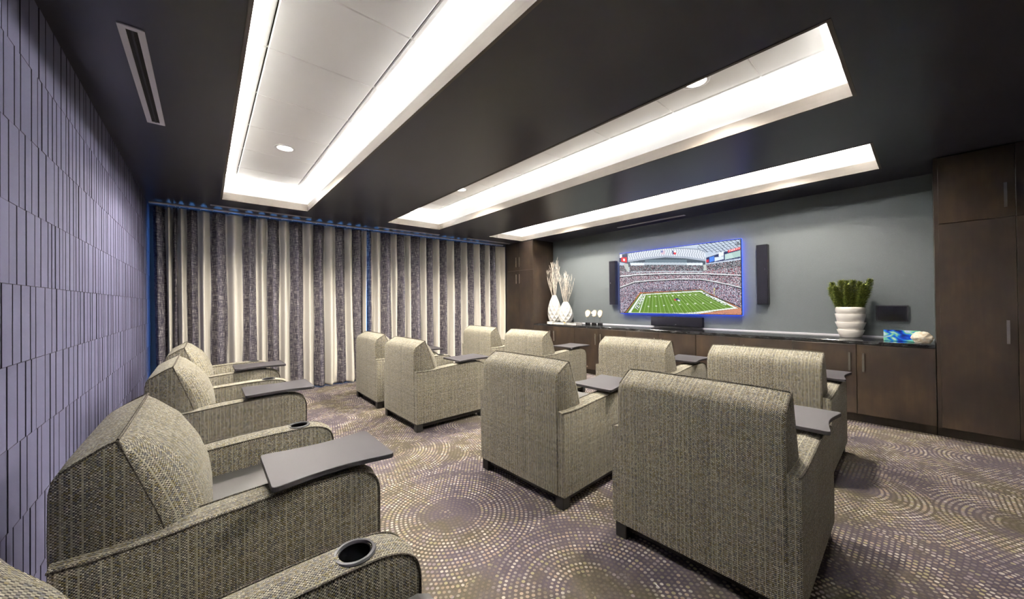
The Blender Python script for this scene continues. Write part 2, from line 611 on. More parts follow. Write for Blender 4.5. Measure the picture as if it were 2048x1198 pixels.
# ------------------------------------------------------------------ setting: floor, ceiling, walls
CENTRES = [(1.205, 2.034), (2.30, 3.361), (1.257, 3.272), (1.146, 4.564), (1.373, 1.024), (4.811, 0.412), (3.583, 0.418), (3.663, -0.45), (4.908, -0.40), (2.45, 0.25)]
for ix in range(7):
    for iy in range(8):
        px = -0.4 + 1.12*ix + (0.5 if iy % 2 else 0.0) + random.uniform(-0.15, 0.15)
        py = -0.7 + 1.08*iy + random.uniform(-0.15, 0.15)
        if all(math.hypot(px - q[0], py - q[1]) > 0.82 for q in CENTRES):
            CENTRES.append((px, py))


def clip_poly(poly, nx, ny, c):
    """keep the side where nx*x+ny*y <= c"""
    out = []
    for i in range(len(poly)):
        a, b = poly[i], poly[(i + 1) % len(poly)]
        da, db = nx*a[0] + ny*a[1] - c, nx*b[0] + ny*b[1] - c
        if da <= 0: out.append(a)
        if da*db < 0:
            t = da/(da - db)
            out.append((a[0] + (b[0] - a[0])*t, a[1] + (b[1] - a[1])*t))
    return out


fb = MB()
fcen = []
FX0, FX1, FY0, FY1 = XR - 0.1, XT + 0.1, YN - 0.1, YW + 0.1
for i, (cx, cy) in enumerate(CENTRES):
    poly = [(FX0, FY0), (FX1, FY0), (FX1, FY1), (FX0, FY1)]
    for j, (qx, qy) in enumerate(CENTRES):
        if i != j and poly:
            nx, ny = qx - cx, qy - cy
            poly = clip_poly(poly, nx, ny, (qx*qx + qy*qy - cx*cx - cy*cy)/2)
    if len(poly) > 2:
        fb.add([(x, y, 0.0) for x, y in poly], [tuple(range(len(poly)))])
        fcen.append((cx, cy, 0.0))
fb.add([(FX0, FY0, -0.06), (FX1, FY0, -0.06), (FX1, FY1, -0.06), (FX0, FY1, -0.06)], [(3, 2, 1, 0)])
fcen.append((0, 0, 0))
floor = struct('floor', fb, M['carpet'], fix=False)
fat = floor.data.attributes.new('centre', 'FLOAT_VECTOR', 'FACE')
fat.data.foreach_set('vector', np.array(fcen, dtype=np.float32).ravel())

# main ceiling with three coffers cut out of it
cb = MB()
xs = [XR - 0.1] + [x for c in COFFERS for x in c] + [XT + 0.1]
for i in range(len(xs) - 1):
    if i % 2 == 0:
        cb.box(xs[i], xs[i + 1], YN - 0.1, YW + 0.1, CEIL, CEIL + 0.03)
    else:
        cb.box(xs[i], xs[i + 1], YN - 0.1, CY0, CEIL, CEIL + 0.03)
        cb.box(xs[i], xs[i + 1], CY1, YW + 0.1, CEIL, CEIL + 0.03)
ceiling = struct('ceiling', cb, M['ceiling'])
MB().box(XR - 0.1, XT + 0.1, YN - 0.1, YW + 0.1, TILE_Z + 0.05, TILE_Z + 0.12).build('upper_deck', M['slot_dark'], ceiling)

TILE_Y = [CY0 - SETBACK, 0.790, 1.454, 2.116, 2.781, 3.447, 4.110, 4.768, 5.430, CY1 + SETBACK]
for ci, (x0, x1) in enumerate(COFFERS):
    # timber lip: four boards lining the opening, a little proud of the white upstand above
    t, p = 0.012, 0.008
    for bb in ((x0 - t, x0 + p, CY0 - t, CY1 + t), (x1 - p, x1 + t, CY0 - t, CY1 + t), (x0 + p, x1 - p, CY0 - t, CY0 + p), (x0 + p, x1 - p, CY1 - p, CY1 + t)):
        MB().box(*bb, CEIL - 0.003, LIP_Z).build('lip_board', M['lip_wood'], ceiling)
    for bb in ((x0 - t, x0, CY0 - t, CY1 + t), (x1, x1 + t, CY0 - t, CY1 + t), (x0, x1, CY0 - t, CY0), (x0, x1, CY1, CY1 + t)):
        MB().box(*bb, LIP_Z, UP_Z).build('upstand', M['white_paint'], ceiling)
    sb = SETBACK
    # the light trough behind the upstand: ledge and outer side
    for bb in ((x0 - sb, x0 - t, CY0 - sb, CY1 + sb), (x1 + t, x1 + sb, CY0 - sb, CY1 + sb), (x0 - t, x1 + t, CY0 - sb, CY0 - t), (x0 - t, x1 + t, CY1 + t, CY1 + sb)):
        MB().box(*bb, UP_Z - 0.080, UP_Z - 0.068).build('cove_ledge', M['white_paint'], ceiling)
    for bb in ((x0 - sb - 0.02, x0 - sb, CY0 - sb - 0.02, CY1 + sb + 0.02), (x1 + sb, x1 + sb + 0.02, CY0 - sb - 0.02, CY1 + sb + 0.02),
               (x0 - sb, x1 + sb, CY0 - sb - 0.02, CY0 - sb), (x0 - sb, x1 + sb, CY1 + sb, CY1 + sb + 0.02)):
        MB().box(*bb, CEIL + 0.03, TILE_Z + 0.05).build('coffer_side', M['white_paint'], ceiling)
    # tiles: a wide middle column with narrow margins, dark slots between
    a0 = x0 + 0.151 if ci != 1 else 2.475
    a1 = x1 - 0.150 if ci != 1 else 3.175
    cols = [(x0 - sb, a0), (a0, a1), (a1, x1 + sb)]
    for (c0, c1) in cols:
        for k in range(len(TILE_Y) - 1):
            gx, gy = 0.0035, 0.0012
            MB().box(c0 + gx, c1 - gx, TILE_Y[k] + gy, TILE_Y[k + 1] - gy, TILE_Z, TILE_Z + 0.02).build('ceiling_tile', M['tile_white'], ceiling, bevel=0.006, seg=1)
    tb = MB()
    for yy in TILE_Y[1:-1]:
        tb.box(x0 - sb, x1 + sb, yy - 0.010, yy + 0.010, TILE_Z + 0.006, TILE_Z + 0.012)
    tb.build('tile_grid', M['tile_white'], ceiling)
    MB().box(x0 - sb, x1 + sb, CY0 - sb, CY1 + sb, TILE_Z + 0.022, TILE_Z + 0.03).build('tile_backing', M['slot_dark'], ceiling)

struct('wall_tv', MB().box(XT, XT + 0.1, YN - 0.1, YW + 0.1, 0, TILE_Z), M['slate'])
struct('wall_near', MB().box(XR - 0.1, XT + 0.1, YN - 0.1, YN, 0, TILE_Z), M['wall_plain'])

# window wall behind the curtain, one wide window of four lights
ww = MB()
WX0, WX1, WZ0, WZ1 = -0.50, 5.30, 0.12, 2.62
ww.box(XR - 0.1, WX0, YW, YW + 0.12, 0, TILE_Z)
ww.box(WX1, XT + 0.1, YW, YW + 0.12, 0, TILE_Z)
ww.box(WX0, WX1, YW, YW + 0.12, 0, WZ0)
ww.box(WX0, WX1, YW, YW + 0.12, WZ1, TILE_Z)
struct('wall_window', ww, M['wall_plain'])
wf = MB()
nL = 4
wf.box(WX0, WX1, YW + 0.02, YW + 0.08, WZ0, WZ0 + 0.05)
wf.box(WX0, WX1, YW + 0.02, YW + 0.08, WZ1 - 0.05, WZ1)
for k in range(nL + 1):
    xx = WX0 + (WX1 - WX0)*k/nL
    wf.box(xx - 0.025, xx + 0.025, YW + 0.02, YW + 0.08, WZ0, WZ1)
win = struct('window_1', wf, M['white_metal'])
for k in range(nL):
    xa = WX0 + (WX1 - WX0)*k/nL + 0.025
    xb = WX0 + (WX1 - WX0)*(k + 1)/nL - 0.025
    MB().box(xa, xb, YW + 0.045, YW + 0.053, WZ0 + 0.05, WZ1 - 0.05).build('window_pane', M['glass'], win)

# rear wall: rows of narrow upright relief strips of uneven width and depth
wall_rear = struct('wall_rear', MB().box(XR - 0.1, XR - 0.02, YN - 0.1, YW + 0.1, 0, TILE_Z), M['groove'])
MB().box(XR - 0.02, XR - 0.012, YN, YW, 0, CEIL).build('panel_backing', M['groove'], wall_rear)
row_z = [0.0, 0.202, 0.517, 0.832, 1.147, 1.462, 1.777, 2.092, 2.407, CEIL]
strips = []
for ri in range(len(row_z) - 1):
    y = 2.05 + random.uniform(-0.04, 0)
    while y < YW - 0.02:
        w = random.choice((0.055, 0.065, 0.075, 0.085, 0.100, 0.120))
        y2 = min(y + w, YW - 0.02)
        strips.append((ri, y, y2))
        y = y2
hidden = MB()


def edge_dark(o):
    """the cut edges of the strips take the dark groove colour"""
    o.data.materials.append(M['groove'])
    for p in o.data.polygons:
        if abs(p.normal.x) < 0.7:
            p.material_index = 1


cand = []
for (ri, y, y2) in strips:
    z0, z1 = row_z[ri], row_z[ri + 1]
    tz0, tz1 = 0.0, 0.0
    d0 = random.uniform(0.0125, 0.0140)
    d1 = d0 - random.uniform(0.0016, 0.0030)
    ya, yb = y + 0.0005, y2 - 0.0005
    zb, zt = max(z0 + tz0*0.5 + 0.001, 0.0), min(z1 - 0.001 + tz1*0.5, CEIL)
    # wedge: thin on the near side, proud on the far side or the other way round
    xw = XR - 0.012
    v = [(xw, ya, zb), (xw, yb, zb), (xw, yb, zt), (xw, ya, zt),
         (XR + d0, ya, zb), (XR + d1, yb, zb), (XR + d1, yb, zt), (XR + d0, ya, zt)]
    f = [(0, 1, 2, 3), (4, 7, 6, 5), (0, 4, 5, 1), (1, 5, 6, 2), (2, 6, 7, 3), (3, 7, 4, 0)]
    dist = y if y > 2.2 else 99
    vis = 0 if (ri <= 0 or (ri == 1 and True)) else 1
    cand.append((-vis, dist, v, f))
cand.sort(key=lambda c: (c[0], c[1]))
for k, (_, _, v, f) in enumerate(cand):
    if k < 300:
        so = MB().add(v, f).build('panel_strip', M['panel'], wall_rear)
        edge_dark(so)
    else:
        hidden.add(v, f)
MB()
so = hidden.build('panel_strips', M['panel'], wall_rear)
edge_dark(so)
tag(so, kind='stuff')
MB().box(XR - 0.02, XR, YN, 2.0, 0, CEIL).build('panel_sheet', M['panel'], wall_rear)


# ------------------------------------------------------------------ recliner chairs
def smooth_closed(pts, per=6):
    out = []
    n = len(pts)
    for i in range(n):
        p0, p1, p2, p3 = (Vector((*pts[(i + k - 1) % n], 0)) for k in range(4))
        for j in range(per):
            t = j/per
            q = 0.5*((2*p1) + (-p0 + p2)*t + (2*p0 - 5*p1 + 4*p2 - p3)*t*t + (-p0 + 3*p1 - 3*p2 + p3)*t**3)
            out.append((q.x, q.y))
    return out


def spline(pts, per=6):
    out = []
    n = len(pts)
    for i in range(n - 1):
        P = [pts[max(i - 1, 0)], pts[i], pts[i + 1], pts[min(i + 2, n - 1)]]
        for j in range(per):
            t = j/per
            out.append(tuple(0.5*((2*b) + (-a + c)*t + (2*a - 5*b + 4*c - d)*t*t + (-a + 3*b - 3*c + d)*t**3) for a, b, c, d in zip(*P)))
    out.append(tuple(pts[-1]))
    return out


CW = 0.44      # half width over the arms
AT = 0.135     # arm thickness
BW = 0.394     # half width of the back

def make_chair():
    root = empty('recliner_chair')
    # --- arms
    top = spline([(0.006, 0.640), (0.10, 0.636), (0.22, 0.640), (0.40, 0.655), (0.60, 0.664), (0.76, 0.664), (0.84, 0.655), (0.895, 0.625), (0.918, 0.575), (0.920, 0.50)], 5)
    outline = [(0.006, 0.09), (0.915, 0.09)] + [(p[0], p[1]) for p in reversed(top)]
    for sgn in (-1, 1):
        y_out, y_in = sgn*CW, sgn*(CW - AT)
        cx = sum(p[0] for p in outline)/len(outline)
        rr = []
        for yy, ins in ((y_out, 0.010), (y_out - sgn*0.004, 0.004), (y_out - sgn*0.014, 0.0), (y_out - sgn*AT*0.5, -0.008), (y_in + sgn*0.014, 0.0), (y_in + sgn*0.004, 0.004), (y_in, 0.010)):
            ring = []
            for (x, z) in outline:
                zz = z - ins if z > 0.3 else z
                xx = x - (ins if x > 0.85 else 0) + (ins*0.4 if x < 0.02 else 0)
                ring.append((xx, yy, zz))
            rr.append(ring)
        arm = MB().rings(rr).build('arm', M['tweed'], root, smooth=True, uv=True)
        left_arm = arm
        for yy in (y_out - sgn*0.004, y_in + sgn*0.004):
            path = [(x, yy, z - 0.002) for x, z in top] + [(0.918, yy, 0.3), (0.915, yy, 0.10)]
            MB().tube(path, 0.0042, 6).build('piping', M['piping'], arm, smooth=True)
    # --- back: upright rear, top rising to a ridge, pillow front
    rear = [(0.0, 0.092), (0.0, 0.50), (-0.004, 0.70), (-0.002, 0.835), (0.004, 0.868), (0.018, 0.892), (0.042, 0.908)]
    ridge = (0.130, 0.956)
    f_edge = [(0.135, 0.935), (0.165, 0.86), (0.200, 0.76), (0.226, 0.68), (0.240, 0.60), (0.245, 0.45), (0.245, 0.10)]
    f_mid = [(0.185, 0.940), (0.262, 0.875), (0.318, 0.785), (0.350, 0.69), (0.362, 0.60), (0.355, 0.45), (0.30, 0.10)]
    rr = []
    ys = [-BW, -BW + 0.003, -BW + 0.012, -BW + 0.05, -BW + 0.11, -0.14, 0.0, 0.14, BW - 0.11, BW - 0.05, BW - 0.012, BW - 0.003, BW]
    for yy in ys:
        e = (BW - abs(yy))/BW
        bul = min(1.0, e*2.6)**0.55
        cap = 0.010 if e < 1e-6 else (0.004 if e < 0.01 else 0.0)
        crown = 0.008*min(1, e*3)
        ring = []
        for (x, z) in rear:
            ring.append((x + cap*0.8, yy, z - (cap if z > 0.8 else 0) + (crown if z > 0.85 else 0)))
        ring.append((0.085, yy, 0.932 - cap + crown))
        ring.append((ridge[0] + 0.006*bul - cap*0.3, yy, ridge[1] - cap*0.8 + crown*0.6))
        for (xe, ze), (xm, zm) in zip(f_edge, f_mid):
            ring.append((xe + (xm - xe)*bul - cap*0.3, yy, ze + (zm - ze)*bul))
        rr.append(ring)
    # ring ends: rear-bottom ... front-bottom
    back = MB().rings(rr).build('back', M['tweed'], root, smooth=True, uv=True)
    for sgn in (-1, 1):
        yy = sgn*(BW - 0.004)
        pth = spline([(0.022, yy, 0.890), (0.08, yy, 0.928), (0.130, yy, 0.954), (0.140, yy, 0.936), (0.167, yy, 0.86), (0.202, yy, 0.76), (0.228, yy, 0.68), (0.242, yy, 0.62)], 3)
        MB().tube(pth, 0.004, 6).build('piping', M['piping'], back, smooth=True)
    MB().tube([(0.133 + 0.006*min(1.0, (BW - abs(y))/BW*2.6)**0.55, y, 0.958 + 0.005*min(1, (BW - abs(y))/BW*3)) for y in np.linspace(-BW + 0.008, BW - 0.008, 17)], 0.0042, 6).build('piping', M['piping'], back, smooth=True)
    # --- seat and footrest in grey vinyl
    si = CW - AT - 0.004
    sec = [(0.20, 0.40), (0.91, 0.40), (0.942, 0.42), (0.950, 0.46), (0.938, 0.505), (0.90, 0.524), (0.60, 0.532), (0.35, 0.522), (0.20, 0.515)]
    rr = []
    for yy, ins in ((-si, 0.012), (-si + 0.012, 0.0), (0.0, -0.006), (si - 0.012, 0.0), (si, 0.012)):
        rr.append([(x - (ins if x > 0.85 else 0), yy, z - (ins if z > 0.45 else -ins)) for x, z in sec])
    MB().rings(rr).build('seat_cushion', M['vinyl'], root, smooth=True)
    MB().box(0.86, 0.938, -si, si, 0.12, 0.395).build('footrest', M['vinyl'], root, bevel=0.02, seg=3, smooth=True)
    # --- base and feet
    MB().box(0.04, 0.88, -CW + 0.03, CW - 0.03, 0.045, 0.12).build('base_frame', M['black_wood'], root)
    for fx in (0.012, 0.835):
        for fy in (-CW + 0.015, CW - 0.085):
            MB().box(fx, fx + 0.07, fy, fy + 0.07, 0.0, 0.095).build('foot', M['black_wood'], root, bevel=0.004, seg=1)
    # --- cup holder in the left arm
    cyy = CW - AT*0.5
    cxx, cz = 0.752, 0.662
    prof = [(0.0405, cz - 0.075), (0.0425, cz - 0.075), (0.0435, cz - 0.004), (0.056, cz - 0.002), (0.0575, cz + 0.005), (0.054, cz + 0.0095), (0.047, cz + 0.010), (0.0415, cz + 0.004)]
    n = 28
    rr = [[(cxx + r*math.cos(2*PI*k/n), cyy + r*math.sin(2*PI*k/n), z) for k in range(n)] for r, z in prof]
    rr.append(rr[0])
    cup = MB().rings(rr, False, False).build('cup_holder', M['cup_rim'], root, smooth=True)
    MB().lathe([(0.0406, cz + 0.004), (0.0400, cz - 0.068), (0.0, cz - 0.069)], 28, (cxx, cyy), False).build('cup_well', M['gloss_black'], cup, smooth=True)
    # the hole for it, bored out of the arm
    cut = MB().lathe([(0.0432, cz - 0.08), (0.0432, cz + 0.05)], 28, (cxx, cyy)).build('bore', M['black_plastic'])
    bo = left_arm.modifiers.new('bore', 'BOOLEAN')
    bo.operation = 'DIFFERENCE'
    bo.solver = 'EXACT'
    bo.object = cut
    bpy.context.view_layer.update()
    ev = left_arm.evaluated_get(bpy.context.evaluated_depsgraph_get())
    nm = bpy.data.meshes.new_from_object(ev)
    left_arm.modifiers.clear()
    left_arm.data = nm
    bpy.data.objects.remove(cut)
    # --- swivel tray on the right arm
    x0, x1, y0, y1 = 0.520, 0.975, -CW - 0.035, -CW + 0.345
    out = []
    for k in range(13):     # right side, concave
        t = k/12
        out.append((x0 + (x1 - x0)*t, y0 + 0.030*math.sin(PI*t)**1.3))
    for k in range(13):
        t = k/12
        out.append((x1 - (x1 - x0)*t, y1 - 0.030*math.sin(PI*t)**1.3))
    rnd = []
    def corner(p, a, b, r=0.022):
        pa = Vector(a) - Vector(p); pb = Vector(b) - Vector(p)
        pa.normalize(); pb.normalize()
        A, B = Vector(p) + pa*r, Vector(p) + pb*r
        return [tuple((1 - t)**2*A + 2*t*(1 - t)*Vector(p) + t*t*B) for t in (0, .25, .5, .75, 1)]
    N = len(out)
    for k in range(N):
        if k in (0, 12, 13, 25):
            rnd += corner(out[k], out[k - 1], out[(k + 1) % N])
        else:
            rnd.append(out[k])
    tz = 0.688
    tray = MB().prism_z(rnd, tz, tz + 0.020).build('tray', M['laminate'], root, bevel=0.002, seg=1)
    bm_ = MB()
    bm_.box(0.64, 0.80, -CW + 0.03, -CW + 0.11, 0.664, 0.676)
    bm_.lathe([(0.022, 0.66), (0.022, 0.689)], 16, (0.74, -CW + 0.07))
    bm_.build('tray_bracket', M['black_plastic'], tray)
    return root


chair0 = make_chair()
ROWS = {
    'rear': [(-0.290, 5.140, 0.0), (-0.300, 3.715, 0.0), (-0.340, 2.020, 0.0), (-0.440, 0.705, -1.0)],
    'middle': [(1.685, 5.100, -0.4), (1.670, 3.940, 0.7), (1.740, 1.985, 2.1), (1.815, 0.778, 1.2)],
    'front': [(3.47, 4.965, 0.5), (3.45, 3.785, 1.5), (3.44, 2.075, 1.0), (3.42, 0.895, 1.0)],
}
PLACE = ['beside striped curtain', 'second from striped curtain', 'third from striped curtain', 'farthest from striped curtain']
ROWTXT = {'rear': 'row along lavender wall', 'middle': 'middle row', 'front': 'row nearest television'}
first = True
for rn, lst in ROWS.items():
    for k, (x, y, a) in enumerate(lst):
        o = chair0 if first else copy_tree(chair0)
        first = False
        o.location = (x, y, 0.0)
        o.rotation_euler = (0, 0, math.radians(a))
        tag(o, 'beige tweed recliner with tray, %s, %s' % (ROWTXT[rn], PLACE[k]), 'chair', 'tweed theatre recliners')

# ------------------------------------------------------------------ curtain
BANDS = [(-0.536, -0.396), (-0.324, -0.285), (-0.190, -0.072), (0.060, 0.236), (0.427, 0.589), (0.733, 0.889), (1.030, 1.218), (1.370, 1.528),
         (1.699, 1.852), (1.985, 2.156), (2.226, 2.315), (2.485, 2.679), (2.806, 2.957), (3.081, 3.294), (3.415, 3.572), (3.723, 3.901),
         (4.086, 4.237), (4.406, 4.567), (4.745, 4.866), (5.024, 5.178)]
YC = 6.575
CZ1 = 2.688
marks = []           # fold phase: one full wave per band, dark or pale
for i, (a, b) in enumerate(BANDS):
    marks.append((a, i*2*PI*2))
    marks.append((b, i*2*PI*2 + 2*PI))
marks.append((5.34, len(BANDS)*4*PI)); marks.append((5.47, len(BANDS)*4*PI + 2*PI))
mx_, mp_ = [m[0] for m in marks], [m[1] for m in marks]


def band_val(x):
    v = 0.0
    for a, b in BANDS:
        e = 0.012
        t = min((x - a)/e, (b - x)/e)
        v = max(v, min(1.0, max(0.0, 0.5 + 0.5*t)))
    return v


def make_curtain(x0, x1, label, lean=0.0):
    nx = int((x1 - x0)/0.0075)
    zs = [0.012, 0.05, 0.12, 0.25, 0.45, 0.7, 1.0, 1.3, 1.6, 1.9, 2.2, 2.45, 2.58, 2.66, CZ1]
    verts, faces, uvs, bands = [], [], [], []
    wob = rng.normal(0, 1, 64)
    for iz, z in enumerate(zs):
        h = z/CZ1
        for ix in range(nx + 1):
            x = x0 + (x1 - x0)*ix/nx
            ph = float(np.interp(x, mx_, mp_))
            k = int(ph/(2*PI)) % 64
            a1 = wob[k]; a2 = wob[(k + 1) % 64]
            fr = ph/(2*PI) - int(ph/(2*PI))
            ww_ = a1*(1 - fr) + a2*fr
            amp = 0.068 + 0.012*ww_*(1 - h)
            yy = YC + amp*math.cos(ph) + 0.012*math.sin(0.5*ph + 2.0*(1 - h) + ww_)*(1 - h)
            yy += 0.012*math.sin(2*ph + ww_*2)*(1 - 0.5*h)
            xx = x + 0.020*ww_*(1 - h)*math.sin(3.0*h + k) + lean*(1 - h)*max(0.0, 1 - (x - x0)/0.35)
            zz = z
            if iz == len(zs) - 1:
                zz = z + 0.012*math.cos(ph)      # scalloped heading
            if iz == 0:
                zz = z + 0.010*(0.5 + 0.5*math.sin(ph*0.5 + ww_))
            verts.append((xx, yy, zz))
            uvs.append((x, z))
            bands.append(band_val(x + 0.006*math.sin(z*3.1 + k)))
    W_ = nx + 1
    for iz in range(len(zs) - 1):
        for ix in range(nx):
            a = iz*W_ + ix
            faces.append((a, a + 1, a + 1 + W_, a + W_))
    me = bpy.data.meshes.new('curtain')
    me.from_pydata(verts, [], faces)
    uvl = me.uv_layers.new(name='UVMap')
    lv = np.empty(len(me.loops), dtype=np.int32)
    me.loops.foreach_get('vertex_index', lv)
    uvl.data.foreach_set('uv', np.array(uvs, dtype=np.float32)[lv].ravel())
    at = me.attributes.new('band', 'FLOAT', 'POINT')
    at.data.foreach_set('value', np.array(bands, dtype=np.float32))
    me.polygons.foreach_set('use_smooth', [True]*len(me.polygons))
    o = link_mesh('curtain', me, M['curtain'])
    sm = o.modifiers.new('thickness', 'SOLIDIFY')
    sm.thickness = 0.002
    tag(o, label, 'curtain', 'striped curtain panels')
    # hooks
    hk = 0
    x = x0 + 0.05
    while x < x1:
        ph = float(np.interp(x, mx_, mp_))
        x += 0.145
    return o


make_curtain(-0.515, 2.205, 'wide curtain panel of cream and charcoal hatched stripes beside the ribbed lavender wall', 0.03)
make_curtain(2.232, 5.40, 'wide curtain panel of cream and charcoal hatched stripes beside the tall dark cabinet')
trk = empty('curtain_track', (0, 0, 0))
tag(trk, 'long white ceiling track carrying the striped curtains', 'curtain track')
MB().box(-0.55, 5.40, YC - 0.014, YC + 0.014, CEIL - 0.022, CEIL).build('rail', M['alu'], trk, bevel=0.003, seg=1)
cm = MB().box(-0.005, 0.005, -0.006, 0.006, 0, 0.012).mesh('glider')
cm.materials.append(M['alu'])
for k, m in enumerate(marks):
    xx = m[0] + 0.03
    if -0.5 < xx < 5.42:
        c = bpy.data.objects.new('glider', cm)
        COL.objects.link(c); c.parent = trk
        c.location = (xx, YC, CEIL - 0.033)


# ------------------------------------------------------------------ slot diffusers in the ceiling
def diffuser(label, x0, x1, y0, y1, slot_dark=True):
    r = empty('linear_diffuser', ((x0 + x1)/2, (y0 + y1)/2, CEIL))
    tag(r, label, 'air vent', 'ceiling slot diffusers')
    hx, hy = (x1 - x0)/2, (y1 - y0)/2
    f = MB()
    t = 0.027 if min(hx, hy) > 0.035 else 0.012
    f.box(-hx, -hx + t, -hy, hy, -0.006, 0.0).box(hx - t, hx, -hy, hy, -0.006, 0.0)
    f.box(-hx + t, hx - t, -hy, -hy + t, -0.006, 0.0).box(-hx + t, hx - t, hy - t, hy, -0.006, 0.0)
    f.build('frame', M['alu'], r)
    MB().box(-hx + t, hx - t, -hy + t, hy - t, -0.0015, -0.0005).build('slot', M['slot_dark'], r)
    if hx < hy:
        MB().box(-0.004, 0.004, -hy + t, hy - t, -0.005, -0.0015).build('blade', M['black_plastic'], r)
    else:
        MB().box(-hx + t, hx - t, -0.003, 0.003, -0.005, -0.0015).build('blade', M['black_plastic'], r)
    return r


diffuser('pale slot air vent in the dark ceiling above the ribbed lavender wall', -0.318, -0.222, 2.51, 3.735)
diffuser('thin pale slot vent above the curtain, nearest the ribbed lavender wall', 0.06, 1.28, 6.29, 6.34)
diffuser('thin pale slot vent above the middle of the curtain', 2.34, 3.56, 6.32, 6.37)
diffuser('thin pale slot vent above the curtain, nearest the tall cabinet', 4.22, 5.40, 6.30, 6.35)
diffuser('thin slot vent in the ceiling above the television', 5.80, 5.86, 2.50, 3.72)


# ------------------------------------------------------------------ recessed downlights
def downlight(x, y, label, watts=DOWN_POWER):
    r = empty('recessed_downlight', (x, y, TILE_Z))
    tag(r, label, 'ceiling light', 'recessed downlights')
    n = 32
    prof = [(0.072, 0.0), (0.098, 0.0), (0.098, -0.004), (0.088, -0.008), (0.074, -0.006), (0.072, 0.0)]
    rr = [[(p*math.cos(2*PI*k/n), p*math.sin(2*PI*k/n), z) for k in range(n)] for p, z in prof]
    MB().rings(rr, False, False).build('trim_ring', M['white_metal'], r, smooth=True)
    MB().lathe([(0.073, -0.001), (0.0, -0.003)], n, (0, 0), False).build('lens', M['lens'], r)
    l = bpy.data.lights.new('downlight_lamp', 'SPOT')
    l.energy = watts
    l.color = (1.0, 0.92, 0.80)
    l.spot_size = math.radians(140)
    l.spot_blend = 0.5
    l.shadow_soft_size = 0.06
    o = bpy.data.objects.new('downlight_lamp', l)
    COL.objects.link(o)
    o.location = (x, y, TILE_Z - 0.02)
    return r


downlight(0.656, 4.465, 'round recessed downlight in the coffer nearest the ribbed lavender wall', DOWN_POWER*2.0)
downlight(2.862, 1.13, 'round recessed downlight in the middle coffer, at its end away from the curtain')
downlight(2.884, 4.48, 'round recessed downlight in the middle coffer, near the striped curtain', DOWN_POWER*2.0)
downlight(4.92, 1.13, 'round recessed downlight in the coffer nearest the television, away from the curtain')
downlight(4.92, 4.48, 'round recessed downlight in the coffer nearest the television, at the curtain end', DOWN_POWER*2.0)

# ------------------------------------------------------------------ cabinets
XF = 5.44
CT = 0.905
DOOR_Y = [5.575 - 0.5635*k for k in range(11)]     # 5.575 ... -0.06


def pull(parent, y, z0, z1, side_x=XF):
    """upright bar pull standing off the door front"""
    h = MB()
    h.box(side_x - 0.056, side_x - 0.047, y - 0.009, y + 0.009, z0, z1)
    h.box(side_x - 0.050, side_x - 0.019, y - 0.009, y + 0.009, z0, z0 + 0.012)
    h.box(side_x - 0.050, side_x - 0.019, y - 0.009, y + 0.009, z1 - 0.012, z1)
    return h.build('handle', M['chrome'], parent)


def base_cabinet(k, label):
    ya, yb = DOOR_Y[2*k], DOOR_Y[2*k + 2]       # ya > yb
    r = empty('base_cabinet', (0, 0, 0))
    tag(r, label, 'cabinet', 'base cabinets under the granite worktop')
    MB().box(XF, XT - 0.005, yb + 0.001, ya - 0.001, 0.10, CT - 0.037).build('body', M['espresso'], r)
    MB().box(XF + 0.07, XF + 0.09, yb + 0.001, ya - 0.001, 0.0, 0.10).build('toe_kick', M['espresso'], r)
    ym = DOOR_Y[2*k + 1]
    for s, (d0, d1) in ((1, (ym, ya)), (-1, (yb, ym))):
        d = MB().box(XF - 0.021, XF - 0.001, d0 + 0.0022, d1 - 0.0022, 0.105, CT - 0.045).build('door', M['espresso'], r, bevel=0.0015, seg=1)
        pull(d, ym + s*0.055, 0.572, 0.775)
    return r


base_cabinet(0, 'dark wood base cabinet beside the tall cabinet, under the two vases')
base_cabinet(1, 'dark wood base cabinet under the three agate stands')
base_cabinet(2, 'dark wood base cabinet below the soundbar and television')
base_cabinet(3, 'dark wood base cabinet between the soundbar and the potted plant')
base_cabinet(4, 'dark wood base cabinet under the potted plant, its right door fully in view')

wt = empty('worktop', (0, 0, 0))
tag(wt, 'long polished black granite worktop below the television', 'worktop')
MB().box(XF - 0.022, XT - 0.001, DOOR_Y[-1] + 0.001, DOOR_Y[0], CT - 0.036, CT).build('slab', M['granite'], wt, bevel=0.004, seg=2)
struct('trim_1', MB().box(XT - 0.010, XT - 0.0005, DOOR_Y[-1] + 0.002, DOOR_Y[0] - 0.002, CT + 0.0005, CT + 0.014), M['alu'])

# tall cabinet at the curtain end
tc = empty('tall_cabinet', (0, 0, 0))
tag(tc, 'full height dark wood cabinet between the curtain and the vases', 'cabinet', 'full height cabinets')
TY0, TY1 = 5.578, 6.50
MB().box(XF, XT - 0.003, TY0, TY1, 0.10, CEIL - 0.003).build('body', M['espresso'], tc)
MB().box(XF - 0.02, XF, TY1 - 0.06, TY1, 0.10, CEIL - 0.003).build('filler', M['espresso'], tc)
MB().box(XF + 0.07, XF + 0.09, TY0, TY1, 0.0, 0.10).build('toe_kick', M['espresso'], tc)
TM = 6.04
for (d0, d1) in ((TY0, TM), (TM, TY1 - 0.06)):
    s = 1 if d0 == TM else -1
    d = MB().box(XF - 0.021, XF - 0.001, d0 + 0.0018, d1 - 0.0018, 0.105, 2.082).build('door', M['espresso'], tc, bevel=0.0015, seg=1)
    pull(d, TM + s*0.055, 1.79, 2.0)
    d = MB().box(XF - 0.021, XF - 0.001, d0 + 0.0018, d1 - 0.0018, 2.087, CEIL - 0.012).build('door', M['espresso'], tc, bevel=0.0015, seg=1)
    pull(d, TM + s*0.055, 2.165, 2.385)

